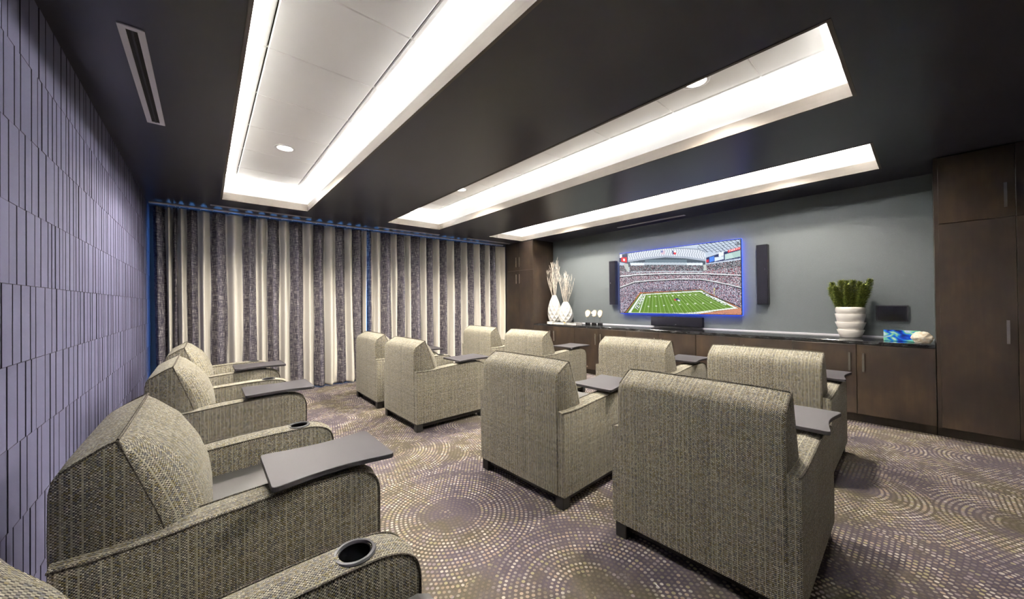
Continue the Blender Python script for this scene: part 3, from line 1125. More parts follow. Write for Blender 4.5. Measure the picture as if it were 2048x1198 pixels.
# tall cabinet at the right end
tr = empty('tall_cabinet', (0, 0, 0))
tag(tr, 'full height dark wood cabinet beside the crystal and the glass block', 'cabinet', 'full height cabinets')
RY1, RY0 = -0.064, YN + 0.002
MB().box(XF, XT - 0.003, RY0, RY1, 0.10, CEIL - 0.003).build('body', M['espresso'], tr)
MB().box(XF - 0.02, XF, RY1 - 0.026, RY1, 0.10, CEIL - 0.003).build('filler', M['espresso'], tr)
MB().box(XF + 0.07, XF + 0.09, RY0, RY1, 0.0, 0.10).build('toe_kick', M['espresso'], tr)
RM = -0.53
for (d0, d1) in ((RM, RY1 - 0.026), (RY0 + 0.01, RM)):
    s = 1 if d1 > RM else -1
    d = MB().box(XF - 0.021, XF - 0.001, d0 + 0.0018, d1 - 0.0018, 0.105, 2.078).build('door', M['espresso'], tr, bevel=0.0015, seg=1)
    pull(d, RM + s*0.055, 0.95, 1.16)
    d = MB().box(XF - 0.021, XF - 0.001, d0 + 0.0018, d1 - 0.0018, 2.083, CEIL - 0.012).build('door', M['espresso'], tr, bevel=0.0015, seg=1)
    pull(d, RM + s*0.055, 2.165, 2.385)

# ------------------------------------------------------------------ television and its picture
TVX = 5.985
TY_L, TY_R, TZ0, TZ1 = 3.800, 1.760, 1.136, 2.268


FONT = {'T': ('11111', '00100', '00100', '00100', '00100', '00100', '00100'), 'E': ('11111', '10000', '10000', '11110', '10000', '10000', '11111'),
        'X': ('10001', '01010', '01010', '00100', '01010', '01010', '10001'), 'A': ('00100', '01010', '01010', '10001', '11111', '10001', '10001'),
        'N': ('10001', '11001', '11001', '10101', '10011', '10011', '10001'), 'S': ('01111', '10000', '10000', '01110', '00001', '00001', '11110')}


def paint_picture(nw, nh):
    """colours of the television picture on an nw x nh grid of points (left-to-right, top-to-bottom)"""
    S, T = np.meshgrid(np.linspace(0, 1, nw), np.linspace(0, 1, nh))
    # picture composed in the drawing frame X 118..1560, Y top 285->105, bottom 990->1015 (a view of the screen from the side)
    c0, c1, c2, c3 = (118, 285), (1562, 102), (1564, 1012), (120, 990)
    src = [(0, 0), (1, 0), (1, 1), (0, 1)]
    A, B = [], []
    for (s, t), (x, y) in zip(src, (c0, c1, c2, c3)):
        A.append([s, t, 1, 0, 0, 0, -x*s, -x*t]); B.append(x)
        A.append([0, 0, 0, s, t, 1, -y*s, -y*t]); B.append(y)
    h = np.linalg.solve(np.array(A, float), np.array(B, float))
    den = h[6]*S + h[7]*T + 1
    X = (h[0]*S + h[1]*T + h[2])/den
    Y = (h[3]*S + h[4]*T + h[5])/den
    r1 = rng.random(X.shape); r2 = rng.random(X.shape); r3 = rng.random(X.shape)
    img = np.zeros(X.shape + (3,))

    def put(mask, col):
        img[mask] = col

    def line_y(pts):
        return np.interp(X, [p[0] for p in pts], [p[1] for p in pts])

    def quad(pts):
        m = np.ones(X.shape, bool)
        n = len(pts)
        area = sum(pts[i][0]*pts[(i + 1) % n][1] - pts[(i + 1) % n][0]*pts[i][1] for i in range(n))
        sg = 1 if area > 0 else -1
        for i in range(n):
            (xa, ya), (xb, yb) = pts[i], pts[(i + 1) % n]
            m &= sg*((xb - xa)*(Y - ya) - (yb - ya)*(X - xa)) >= 0
        return m

    def crowd(mask, base, red):
        n = mask.sum()
        c = np.tile(np.array(base), (n, 1)) + (r1[mask][:, None] - 0.55)*1.1
        c = np.where((r2[mask] < red)[:, None], np.array((0.62, 0.10, 0.12)), c)
        c = np.where((r3[mask] < 0.40)[:, None], np.array((0.035, 0.03, 0.06)), c)
        img[mask] = np.clip(c, 0.01, 1)

    # glazed roof trusses
    img[:] = (0.62, 0.70, 0.80)
    tr1 = np.abs(((X*0.055 + Y*0.02) % 1) - 0.5) < 0.10
    put(tr1, (0.34, 0.40, 0.50))
    tr2 = np.abs((((X - 1.2*Y)*0.018) % 1) - 0.5) < 0.10
    put(tr2 & (X > 1050) & (Y < 260), (0.10, 0.13, 0.19))
    tr3 = np.abs((((X + 4.0*Y)*0.0085) % 1) - 0.5) < 0.07
    put(tr3 & (X > 1050) & (Y < 260), (0.16, 0.2, 0.27))
    arch_top = line_y([(215, 275), (400, 240), (650, 212), (900, 215), (1060, 225), (1140, 255)])
    arch_bot = line_y([(215, 360), (400, 330), (650, 300), (900, 310), (1140, 345)])
    am = (X > 215) & (X < 1140)
    put(am & (Y > arch_top - 8) & (Y < arch_top + 6), (0.35, 0.40, 0.48))
    put(am & (Y > arch_top + 6) & (Y < arch_bot), (0.74, 0.78, 0.84))
    put(am & (Y > arch_top + 6) & (Y < arch_bot) & (np.abs(((X*0.036 + np.sin(Y*0.07)*0.3) % 1) - 0.5) < 0.13), (0.30, 0.34, 0.42))
    put(am & (Y > arch_bot) & (Y < arch_bot + 22), (0.45, 0.50, 0.58))
    put(am & (Y > arch_bot + 22) & (Y < 440), (0.10, 0.14, 0.18))
    put(am & (Y > 350) & (Y < 385) & (X > 420) & (X < 920), (0.20, 0.27, 0.32))
    put(am & (Y > 385) & (Y < 412) & (X > 240) & (X < 1110), (0.55, 0.62, 0.68))
    put((Y > 392) & (Y < 425) & (((X > 250) & (X < 410)) | ((X > 918) & (X < 1110))), (0.80, 0.88, 0.98))
    put(quad([(612, 240), (660, 238), (660, 285), (612, 287)]), (0.70, 0.55, 0.62))
    put(quad([(612, 240), (634, 239), (634, 262), (612, 263)]), (0.16, 0.2, 0.45))
    put(quad([(750, 240), (765, 240), (765, 285), (750, 286)]), (0.05, 0.08, 0.22))
    put(quad([(765, 240), (794, 240), (794, 262), (765, 262)]), (0.85, 0.86, 0.9))
    put(quad([(765, 262), (794, 262), (794, 286), (765, 286)]), (0.75, 0.06, 0.08))
    # stands
    d0 = line_y([(118, 420), (250, 420), (500, 415), (900, 415), (1110, 415), (1200, 400), (1560, 350)])
    d1 = line_y([(118, 485), (250, 500), (700, 492), (1100, 492), (1180, 470), (1560, 440)])
    m = (Y > d0) & (Y < d1) & ((X < 215) | (X > 235)); crowd(m, (0.26, 0.28, 0.32), 0.06)
    d2 = line_y([(118, 555), (250, 545), (290, 535), (700, 520), (1100, 520), (1150, 522), (1560, 540)])
    m = (Y > d1) & (Y < d2); crowd(m, (0.52, 0.50, 0.56), 0.14)
    put((Y > d1 - 6) & (Y < d1 + 4) & (X > 250) & (X < 1110), (0.55, 0.6, 0.66))
    put((Y > d2 - 10) & (Y < d2 + 2), (0.75, 0.78, 0.80))
    put((Y > d2 + 2) & (Y < d2 + 14), (0.05, 0.05, 0.07))
    d3 = line_y([(118, 690), (200, 660), (290, 625), (500, 605), (800, 588), (1090, 590), (1250, 620), (1420, 655), (1560, 690)])
    m = (Y > d2 + 14) & (Y < d3); crowd(m, (0.54, 0.50, 0.56), 0.13)
    put((Y > d3 - 12) & (Y < d3), (0.70, 0.72, 0.74))
    put((Y > d3) & (Y < d3 + 12), (0.03, 0.03, 0.05))
    m = (Y > d3 + 12); crowd(m, (0.50, 0.48, 0.58), 0.10)
    # pylons
    put(quad([(160, 405), (215, 380), (232, 490), (205, 495)]), (0.55, 0.58, 0.56))
    put(quad([(1120, 360), (1145, 345), (1150, 405), (1185, 400), (1150, 480), (1115, 480)]), (0.55, 0.58, 0.56))
    # side boards with signs
    put(quad([(118, 290), (215, 275), (215, 400), (118, 380)]), (0.10, 0.12, 0.2))
    put(quad([(118, 290), (145, 285), (145, 325), (118, 330)]), (0.85, 0.86, 0.9))
    put(quad([(135, 325), (205, 320), (205, 385), (135, 375)]), (0.78, 0.05, 0.06))
    put(quad([(158, 340), (182, 340), (182, 368), (158, 366)]), (0.9, 0.85, 0.85))
    put(quad([(1150, 325), (1560, 195), (1560, 330), (1150, 395)]), (0.05, 0.07, 0.18))
    put(quad([(1190, 320), (1245, 305), (1245, 365), (1190, 380)]), (0.10, 0.30, 0.85))
    put(quad([(1250, 320), (1362, 305), (1362, 340), (1250, 370)]), (0.70, 0.78, 0.9))
    put(quad([(1302, 265), (1362, 248), (1362, 300), (1302, 312)]), (0.80, 0.84, 0.92))
    put(quad([(1372, 285), (1558, 235), (1558, 310), (1372, 350)]), (0.45, 0.60, 0.58))
    put(quad([(1372, 285), (1450, 264), (1480, 325), (1372, 350)]), (0.55, 0.70, 0.68))
    put(quad([(1412, 235), (1560, 195), (1560, 222), (1412, 262)]), (0.80, 0.05, 0.07))
    sc_ = quad([(1425, 238), (1552, 205), (1552, 215), (1425, 250)]) & (np.abs(((X*0.05) % 1) - 0.5) < 0.3)
    put(sc_, (0.95, 0.85, 0.85))
    put(quad([(1150, 350), (1180, 345), (1180, 378), (1150, 384)]), (0.65, 0.06, 0.1))
    put(quad([(1500, 140), (1562, 128), (1562, 172), (1500, 182)]) & (np.abs(((X*0.06) % 1) - 0.5) < 0.28), (0.02, 0.02, 0.05))
    # field
    put(quad([(165, 992), (355, 745), (1085, 705), (1560, 935), (1560, 1015)]), (0.55, 0.20, 0.10))
    put(quad([(1140, 1000), (1560, 930), (1562, 1015), (1150, 1010)]), (0.60, 0.30, 0.20))
    put(quad([(185, 992), (358, 760), (1090, 712), (1535, 935), (1000, 1005)]), (0.10, 0.22, 0.03))
    put(quad([(212, 990), (368, 768), (1085, 722), (1525, 935), (950, 1002)]), (0.80, 0.84, 0.80))
    put(quad([(245, 985), (378, 776), (1070, 735), (1470, 925), (930, 992), (600, 992)]), (0.17, 0.33, 0.03))
    mow = quad([(245, 985), (378, 776), (1070, 735), (1470, 925), (930, 992), (600, 992)])
    # yard lines fan from the far touchline to the near one
    for k in range(21):
        t = k/20
        xa, ya = 420 + (1020 - 420)*t, 773 + (738 - 773)*t
        xb, yb = 345 + (1380 - 345)*t, 990 + (925 - 990)*t**2.2
        dx, dy = xb - xa, yb - ya
        dd = np.abs((X - xa)*dy - (Y - ya)*dx)/math.hypot(dx, dy)
        lm = mow & (dd < 1.7)
        img[lm] = (0.50, 0.62, 0.32)
        if k % 2 == 0:
            bandm = mow & (dd < 26) & (((X - xa)*dy - (Y - ya)*dx) > 0) & ~lm
            img[bandm] = img[bandm]*0.86
    put(quad([(340, 990), (415, 775), (424, 775), (352, 990)]), (0.75, 0.82, 0.7))
    for (xa, ya, xb, yb) in ((470, 797, 1020, 770), (455, 915, 1200, 865)):
        for k in range(9):
            t = k/8
            px, py = xa + (xb - xa)*t, ya + (yb - ya)*t
            put((np.abs(X - px) < 11) & (np.abs(Y - py) < 6) & (r1 < 0.75), (0.8, 0.86, 0.72))
    # centre emblem: a dark blue and red head
    put(quad([(770, 825), (800, 812), (840, 838), (832, 850), (800, 845)]), (0.04, 0.06, 0.2))
    put(quad([(755, 832), (775, 822), (790, 840), (770, 846)]), (0.65, 0.06, 0.1))
    put(quad([(795, 835), (822, 832), (836, 848), (812, 850)]), (0.75, 0.8, 0.85))
    # end zone lettering

    def lettering(word, o, ux, uy):
        """o origin; ux along the word; uy up the letters"""
        det = ux[0]*uy[1] - ux[1]*uy[0]
        px, py = X - o[0], Y - o[1]
        a = (px*uy[1] - py*uy[0])/det*len(word)
        b = (ux[0]*py - ux[1]*px)/det
        li = np.floor(a).astype(int)
        fx = (a - li)
        inside = (a >= 0) & (a < len(word)) & (b >= 0) & (b < 1) & (fx < 0.86)
        for k, ch in enumerate(word):
            gph = np.array([[c == '1' for c in row] for row in FONT[ch]])
            m2 = inside & (li == k)
            cx = np.clip((fx/0.86*5).astype(int), 0, 4)
            cy = np.clip(((1 - b)*7).astype(int), 0, 6)
            put(m2 & ~gph[cy, cx] & gph[np.clip(cy - 1, 0, 6), np.clip(cx - 1, 0, 4)], (0.03, 0.05, 0.17))
            put(m2 & gph[cy, cx], (0.9, 0.92, 0.9))

    lettering('TEXANS', (325, 968), (92, -183), (-32, -34))
    lettering('TEXANS', (1088, 752), (285, 150), (44, -14))
    # touchline and people along it
    put(quad([(600, 996), (950, 985), (1470, 920), (1530, 938), (1000, 1008), (600, 1004)]), (0.78, 0.80, 0.76))
    put((Y > 975) & (X > 600) & (r1 < 0.10), (0.08, 0.08, 0.12))
    put((Y > 700) & (Y < 752) & (X > 380) & (X < 1080) & (Y < line_y([(355, 752), (1085, 716)])) & (r2 < 0.5), (0.12, 0.10, 0.16))
    put((np.abs(X - 1242) < 3.5) & (Y > 690) & (Y < 770), (0.75, 0.70, 0.15))
    put(quad([(1110, 735), (1545, 910), (1545, 922), (1105, 742)]), (0.03, 0.03, 0.05))
    put(quad([(165, 990), (300, 815), (308, 818), (178, 990)]), (0.03, 0.03, 0.05))
    return img


tv = empty('television', (TVX, (TY_L + TY_R)/2, TZ0))
tag(tv, 'large flat wall television showing a football stadium, glowing blue at its edges', 'television')
hw, hh = (TY_L - TY_R)/2, TZ1 - TZ0
MB().box(0.0, 0.035, -hw, hw, 0.0, hh).build('casing', M['silver'], tv, bevel=0.003, seg=1)
MB().box(0.035, 0.083, -0.55, 0.55, 0.18, hh - 0.25).build('wall_mount', M['black_plastic'], tv)
nb = 0.010
MB().box(-0.002, 0.0, -hw + 0.002, hw - 0.002, 0.002, hh - 0.002).build('bezel', M['gloss_black'], tv)
nw, nh = 380, 212
img = paint_picture(nw, nh)
yy = np.linspace(hw - nb, -hw + nb, nw)
zz = np.linspace(hh - nb, nb, nh)
YY, ZZ = np.meshgrid(yy, zz)
pv = np.stack([np.full(YY.size, -0.003), YY.ravel(), ZZ.ravel()], 1)
idx = np.arange(nw*nh).reshape(nh, nw)
fa = np.stack([idx[:-1, :-1], idx[1:, :-1], idx[1:, 1:], idx[:-1, 1:]], -1).reshape(-1, 4)
pm = bpy.data.meshes.new('screen')
pm.from_pydata(pv.tolist(), [], fa.tolist())
ca = pm.attributes.new('picture', 'FLOAT_COLOR', 'POINT')
ca.data.foreach_set('color', np.concatenate([(np.clip(img, 0, 1)**1.25).reshape(-1, 3), np.ones((nw*nh, 1))], 1).astype(np.float32).ravel())
gs = G('television_picture')
pa = gs.n('ShaderNodeAttribute', attribute_name='picture')
gs.set((0.01, 0.01, 0.01), 0.25, 0, 0.3)
gs.put(gs.b.inputs['Emission Color'], pa.outputs['Color'])
gs.put(gs.b.inputs['Emission Strength'], 0.47)
link_mesh('screen', pm, gs.m, tv)
eb = MB()  # glowing rim added to give the blue cast of a blue screen
eb.box(0.008, 0.030, -hw - 0.004, -hw, 0.0, hh).box(0.008, 0.030, hw, hw + 0.004, 0.0, hh)
eb.box(0.008, 0.030, -hw, hw, hh, hh + 0.004).box(0.008, 0.030, -hw, hw, -0.004, 0.0)
eb.build('added_rim_glow', M['tv_blue'], tv)
bl = MB()  # unseen glowing strips added behind the set to tint the wall blue
bl.box(0.035, 0.041, -hw + 0.02, -hw + 0.035, 0.02, hh - 0.02).box(0.035, 0.041, hw - 0.035, hw - 0.02, 0.02, hh - 0.02)
bl.box(0.035, 0.041, -hw + 0.04, hw - 0.04, hh - 0.035, hh - 0.02).box(0.035, 0.041, -hw + 0.04, hw - 0.04, 0.02, 0.035)
bl.build('added_back_glow', M['tv_back'], tv)

# soundbar and speakers
sbx = empty('soundbar', (XT, 2.753, 0.930))
tag(sbx, 'black soundbar mounted on the wall below the television', 'speaker')
MB().box(-0.085, -0.001, -0.432, 0.432, 0.0, 0.158).build('body', M['speaker_cloth'], sbx, bevel=0.008, seg=2, smooth=True)
MB().box(-0.0865, -0.085, -0.020, 0.0, 0.030, 0.036).build('badge', M['silver'], sbx)
for (yc_, lab, bz) in ((3.962, 'slim black wall speaker between the agate stands and the television', 0.42), (1.508, 'slim black wall speaker between the television and the potted plant', 0.50)):
    sp = empty('wall_speaker', (XT, yc_, 1.298))
    tag(sp, lab, 'speaker', 'slim wall speakers')
    MB().box(-0.085, -0.001, -0.068, 0.068, 0.0, 0.848).build('cabinet', M['black_plastic'], sp, bevel=0.004, seg=1)
    MB().box(-0.092, -0.085, -0.064, 0.064, 0.005, 0.843).build('grille', M['speaker_cloth'], sp, bevel=0.002, seg=1)
    s_ = 1 if yc_ > 3 else -1
    MB().box(-0.0935, -0.092, s_*0.035 - 0.004, s_*0.035 + 0.004, bz - 0.012, bz + 0.012).build('badge', M['silver'], sp)

# black framed plate low on the wall
bp_ = empty('wall_plate', (XT, 0.259, 1.190))
tag(bp_, 'small black framed plate on the slate wall beside the potted plant', 'wall plate')
fr = MB()
fr.box(-0.022, -0.001, -0.130, -0.118, -0.092, 0.092).box(-0.022, -0.001, 0.118, 0.130, -0.092, 0.092)
fr.box(-0.022, -0.001, -0.118, 0.118, -0.092, -0.080).box(-0.022, -0.001, -0.118, 0.118, 0.080, 0.092)
fr.build('frame', M['black_plastic'], bp_)
MB().box(-0.012, -0.002, -0.118, 0.118, -0.080, 0.080).build('panel', M['gloss_black'], bp_)


# ------------------------------------------------------------------ vases with twigs
def faceted_vase(name, loc, prof, n, label):
    """stack of concave diamonds: prof = list of (radius, z)"""
    mb = MB()
    rows = len(prof)
    ringv = []
    for k, (r, z) in enumerate(prof):
        off = 0.5*(k % 2)
        ringv.append([Vector((r*math.cos(2*PI*(j + off)/n), r*math.sin(2*PI*(j + off)/n), z)) for j in range(n)])
    for k in range(1, rows - 1):
        for j in range(n):
            left, right = ringv[k][j], ringv[k][(j + 1) % n]
            jj = (j + (k % 2)) % n if k % 2 else (j) % n
            # vertex between left and right in the rows above and below
            jn = j + 1 if k % 2 else j
            lo, hi = ringv[k - 1][jn % n], ringv[k + 1][jn % n]
            c = (left + right + lo + hi)/4
            nrm = Vector((c.x, c.y, 0)); nrm.normalize()
            depth = 0.20*(hi.z - lo.z)*0.5
            c = c - nrm*depth*1.0
            b = len(mb.v)
            mb.v += [tuple(p) for p in (lo, right, hi, left, c)]
            mb.f += [(b, b + 1, b + 4), (b + 1, b + 2, b + 4), (b + 2, b + 3, b + 4), (b + 3, b, b + 4)]
    # close top and bottom zig-zags
    for k0, k1 in ((0, 1), (rows - 1, rows - 2)):
        for j in range(n):
            a0, a1 = ringv[k0][j], ringv[k0][(j + 1) % n]
            jn = j if k0 % 2 == 0 else j + 1
            bm2 = ringv[k1][jn % n]
            b = len(mb.v)
            mb.v += [tuple(a0), tuple(a1), tuple(bm2)]
            mb.f.append((b, b + 1, b + 2))
    b = len(mb.v)
    mb.v += [tuple(p) for p in ringv[0]]
    mb.f.append(tuple(range(b, b + n)))
    r_, z_ = prof[-1]
    rt = empty(name, loc)
    tag(rt, label, 'vase', 'white faceted vases')
    mb.build('body', M['ceramic'], rt, weld=True)
    nn = 20
    MB().rings([[(rr_*math.cos(2*PI*k/nn), rr_*math.sin(2*PI*k/nn), zz_) for k in range(nn)] for rr_, zz_ in ((r_ - 0.010, z_ - 0.06), (r_ - 0.006, z_ + 0.002), (r_ + 0.001, z_ + 0.002), (r_ + 0.001, z_ - 0.010))], False, False).build('lip', M['ceramic'], rt, smooth=True)
    return rt


V1, V2 = (5.86, 5.365, CT), (5.86, 5.040, CT)
faceted_vase('faceted_vase', V1, [(0.090, 0), (0.115, 0.035), (0.135, 0.09), (0.147, 0.165), (0.150, 0.25), (0.140, 0.335), (0.120, 0.415), (0.094, 0.49), (0.066, 0.555), (0.046, 0.605)], 9,
             'taller slim white vase with concave diamond facets, beside the tall cabinet')
faceted_vase('faceted_vase', V2, [(0.095, 0), (0.120, 0.03), (0.143, 0.075), (0.157, 0.14), (0.155, 0.215), (0.135, 0.29), (0.105, 0.36), (0.074, 0.42), (0.050, 0.458)], 9,
             'shorter rounder white vase with concave diamond facets, toward the agate stands')


def twig(base, tip_off, h, bunch, seed):
    rd = random.Random(seed)
    mb = MB()
    p0 = Vector(base)
    tip = p0 + Vector((tip_off[0], tip_off[1], h))
    ctrl = [p0, p0 + (tip - p0)*0.35 + Vector((rd.uniform(-.01, .01), rd.uniform(-.015, .015), 0)), p0 + (tip - p0)*0.7 + Vector((rd.uniform(-.012, .012), rd.uniform(-.025, .025), 0)), tip]
    main = spline([tuple(c) for c in ctrl], 4)
    mb.tube(main, [0.0042*(1 - 0.72*i/(len(main) - 1)) for i in range(len(main))], 5)
    for b in range(rd.randint(7, 10)):
        t = rd.uniform(0.35, 0.97)
        q = Vector(main[int(t*(len(main) - 1))])
        s = 1 if b % 2 else -1
        ln = rd.uniform(0.07, 0.17)*(1.25 - t*0.5)
        e = q + Vector((rd.uniform(-0.02, 0.02), s*ln*rd.uniform(0.10, 0.34), ln))
        mid = (q + e)/2 + Vector((0, s*0.007, -0.004))
        mb.tube([q, mid, e], [0.0028, 0.0022, 0.0011], 4)
        if rd.random() < 0.7:
            e2 = mid + Vector((0, s*0.018, 0.055))
            mb.tube([mid, e2], [0.0024, 0.0012], 4)
    mb.build('twig', M['twig'], bunch)


bu1 = tag(empty('twig_bunch'), 'tall bunch of whitewashed bare twigs standing in the taller slim vase', 'twigs', 'dry twig bunches')
bu2 = tag(empty('twig_bunch'), 'shorter bunch of whitewashed bare twigs standing in the rounder vase', 'twigs', 'dry twig bunches')
for k in range(15):
    a = 2*PI*k/15
    t = ((k*7) % 15)/14                       # 0 toward the television, 1 toward the tall cabinet
    h = 0.94*(0.72 + 0.28*math.sin(PI*min(1, 0.25 + t*0.75)))*random.uniform(0.85, 1.0)
    twig((V1[0] + 0.020*math.cos(a), V1[1] + 0.020*math.sin(a), CT + 0.46), (0.05 - 0.20*t + random.uniform(-0.04, 0.04), -0.085 + 0.165*t + random.uniform(-0.02, 0.02)), h, bu1, 100 + k)
for k in range(15):
    a = 2*PI*k/15
    t = ((k*7) % 15)/14
    h = 0.80*(0.66 + 0.34*math.sin(PI*(0.2 + 0.65*t)))*random.uniform(0.80, 1.0)
    twig((V2[0] + 0.022*math.cos(a), V2[1] + 0.022*math.sin(a), CT + 0.32), (0.05 - 0.16*t + random.uniform(-0.04, 0.04), -0.12 + 0.21*t + random.uniform(-0.02, 0.02)), h, bu2, 200 + k)


# ------------------------------------------------------------------ books, agates
def book(x0, x1, y0, y1, h, label, cover, base=CT):
    r = empty('book', ((x0 + x1)/2, (y0 + y1)/2, base))
    tag(r, label, 'book', 'books on the worktop')
    hx, hy = (x1 - x0)/2, (y1 - y0)/2
    MB().box(-hx, hx, -hy, hy, 0, 0.003).box(-hx, hx, -hy, hy, h - 0.003, h).box(hx - 0.003, hx, -hy, hy, 0.003, h - 0.003).build('cover', cover, r)
    MB().box(-hx + 0.004, hx - 0.003, -hy + 0.004, hy - 0.004, 0.003, h - 0.003).build('pages', M['paper'], r)
    return r


book(5.61, 5.70, 5.20, 5.36, 0.036, 'small thick pale book standing before the taller vase', M['paper'])
book(5.56, 5.69, 4.84, 5.12, 0.022, 'thin pale book lying before the shorter rounder vase', M['paper'])
bk3 = book(5.56, 5.76, 4.52, 4.76, 0.034, 'pale paged book with a dark cover lying beside the agate stands', M['book_cover'])
go = empty('gold_ornament', (5.62, 4.87, CT + 0.022))
tag(go, 'tiny gilded ornament lying on the thin pale book', 'ornament')
MB().lathe([(0.010, 0.0), (0.020, 0.004), (0.022, 0.010), (0.012, 0.018), (0.004, 0.020)], 12).build('bead', M['gold'], go, smooth=True)
MB().tube([(0, 0.015, 0.006), (0.004, 0.035, 0.007), (0, 0.050, 0.006)], 0.005, 6).build('tail', M['gold'], go)

AG = [(5.86, 4.46, 1.0, 'agate slice on a stand, nearest the dark covered book'), (5.87, 4.315, 0.95, 'notched agate slice on a stand, between two others'), (5.88, 4.180, 0.92, 'agate slice on a stand, nearest the wall speaker')]
for k, (x, y, s_, lab) in enumerate(AG):
    r = empty('agate_stand', (x, y, CT))
    tag(r, 'white gilt edged ' + lab, 'ornament', 'agate slices on stands')
    MB().box(-0.030, 0.030, -0.043, 0.043, 0, 0.036).build('base', M['gloss_black'], r, bevel=0.003, seg=1)
    MB().tube([(0, 0, 0.036), (0, 0, 0.165)], 0.0030, 6).build('rod', M['chrome'], r)
    rd = random.Random(40 + k)
    n = 26
    out = []
    ph = [rd.uniform(0, 6.28) for _ in range(4)]
    for j in range(n):
        a = 2*PI*j/n
        rad = 0.064*(1 + 0.10*math.sin(2*a + ph[0]) + 0.08*math.sin(3*a + ph[1]) + 0.04*math.sin(5*a + ph[2]))
        if k == 1 and abs(a - 6.0) < 0.35:
            rad *= 0.62
        out.append((rad*math.cos(a)*0.95*s_, rad*math.sin(a)*1.12*s_))
    sl = MB().prism_x(out, -0.006, 0.006).build('slice', M['agate'], r, bevel=0.002, seg=1)
    sl.location = (0, 0, 0.222)
    rim = MB().tube([(0, a_*1.01, b_*1.01) for a_, b_ in out], 0.0035, 5, closed=True).build('gilt_rim', M['gold'], sl)

# ------------------------------------------------------------------ potted plant
pp = empty('potted_plant', (5.84, 0.590, CT))
tag(pp, 'spiky green plant in an off-white pot of four stacked rings', 'plant')
tiers = [(0.088, 0.123, 0.000, 0.092), (0.102, 0.137, 0.088, 0.182), (0.112, 0.138, 0.178, 0.282)]
for (rb, rt_, z0, z1) in tiers:
    MB().lathe([(rb - 0.02, z0), (rb, z0), (rb + 0.006, z0 + 0.006), (rt_, z1 - 0.004), (rt_ - 0.002, z1), (rt_ - 0.030, z1 - 0.001)], 48).build('pot_ring', M['pot'], pp, smooth=True)
MB().lathe([(0.10, 0.278), (0.118, 0.280), (0.128, 0.294), (0.133, 0.315), (0.133, 0.338), (0.128, 0.356), (0.120, 0.363), (0.112, 0.360), (0.110, 0.340)], 48).build('pot_ring', M['pot'], pp, smooth=True)
MB().lathe([(0.112, 0.345), (0.02, 0.352)], 20).build('soil', M['slot_dark'], pp)
rd = random.Random(5)
stems = [(-0.02, 0.135, 0.30), (0.02, 0.150, 0.245), (-0.05, 0.06, 0.32), (0.05, 0.03, 0.32), (-0.06, -0.03, 0.315), (0.04, -0.07, 0.30), (-0.02, -0.15, 0.325), (0.03, -0.115, 0.27), (-0.085, 0.10, 0.25), (-0.08, -0.11, 0.26), (-0.10, 0.01, 0.27)]
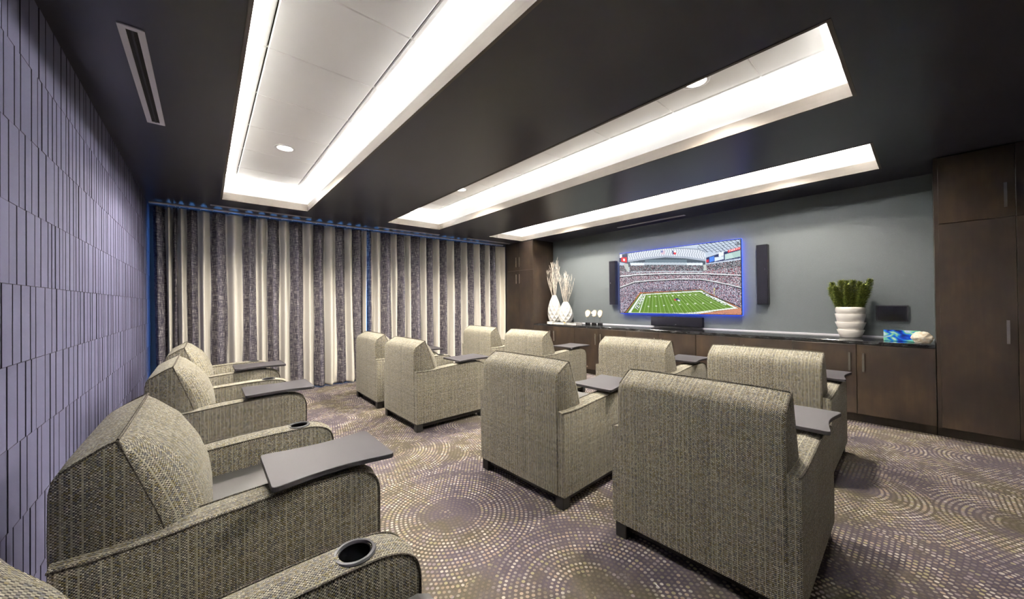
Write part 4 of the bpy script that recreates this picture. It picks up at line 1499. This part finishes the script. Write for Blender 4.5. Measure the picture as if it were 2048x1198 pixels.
for (tx, ty, th) in stems:
    b0 = Vector((tx*0.5, ty*0.55, 0.345))
    tip = Vector((tx*1.15, ty*1.15, 0.345 + th))
    mid = (b0 + tip)/2 + Vector((tx*0.05, ty*0.06, -0.01))
    path = spline([tuple(b0), tuple(mid), tuple(tip)], 8)
    st = MB().tube(path, [0.011*(1 - 0.5*i/(len(path) - 1)) for i in range(len(path))], 6).build('stem', M['leaf'], pp)
    lf = MB()
    nleaf = 250
    for k in range(nleaf):
        t = (k + 0.5)/nleaf
        i = min(int(t*(len(path) - 1)), len(path) - 2)
        p = Vector(path[i]).lerp(Vector(path[i + 1]), t*(len(path) - 1) - i)
        ax = (Vector(path[i + 1]) - Vector(path[i])).normalized()
        a = k*2.39996
        e1 = ax.orthogonal().normalized()
        e2 = ax.cross(e1)
        out_ = e1*math.cos(a) + e2*math.sin(a)
        ln = (0.058 if t < 0.9 else 0.042)*rd.uniform(0.85, 1.15)
        up = 0.62 + 0.7*max(0, t - 0.75)*3
        dr = (out_ + ax*up).normalized()
        q0, q2 = p, p + dr*ln
        sdv = dr.cross(out_ if abs(dr.dot(out_)) < 0.95 else ax).normalized()
        q1 = p + dr*ln*0.45
        wv = sdv*0.0062
        nv = dr.cross(sdv).normalized()*0.0035
        b = len(lf.v)
        lf.v += [tuple(q0), tuple(q1 + wv), tuple(q2), tuple(q1 - wv), tuple(q1 + nv), tuple(q1 - nv)]
        lf.f += [(b, b + 1, b + 4), (b + 1, b + 2, b + 4), (b + 2, b + 3, b + 4), (b + 3, b, b + 4), (b, b + 5, b + 1), (b + 1, b + 5, b + 2), (b + 2, b + 5, b + 3), (b + 3, b + 5, b)]
    tag(lf.build('leaves', M['leaf'], st, fix=False), kind='stuff')

# ------------------------------------------------------------------ art glass and crystal
ag_ = empty('glass_block', (5.66, 0.170, CT))
tag(ag_, 'blue, green and white swirled art glass block lying on the worktop', 'ornament')
MB().box(-0.05, 0.05, -0.135, 0.135, 0.0, 0.118).build('block', M['art_glass'], ag_, bevel=0.004, seg=2)
rk = bmesh.new()
bmesh.ops.create_icosphere(rk, subdivisions=4, radius=1.0)
from mathutils import noise as mnoise
for v in rk.verts:
    n1 = mnoise.noise(v.co*1.4 + Vector((3, 1, 7)))*0.22 + mnoise.noise(v.co*4.0)*0.10 + mnoise.noise(v.co*9.0)*0.045
    c = v.co*(1 + n1)
    v.co = Vector((c.x*0.058, c.y*0.074, max(c.z, -0.86)*0.062))
zmin = min(v.co.z for v in rk.verts)
for v in rk.verts:
    v.co.z -= zmin
rme = bpy.data.meshes.new('crystal_cluster')
rk.to_mesh(rme)
rk.free()
rme.polygons.foreach_set('use_smooth', [True]*len(rme.polygons))
ro = link_mesh('crystal_cluster', rme, M['rock'])
ro.location = (5.56, 0.028, CT)
tag(ro, 'rough cream crystal lump lying against the swirled glass block', 'ornament')

# scrap on the carpet
scp = MB().box(-0.017, 0.017, -0.003, 0.003, 0.0005, 0.0025).build('paper_scrap', M['paper'])
scp.location = (1.64, 0.86, 0.0)
scp.rotation_euler = (0, 0, math.radians(70))
tag(scp, 'tiny white paper scrap on the carpet', 'paper scrap')
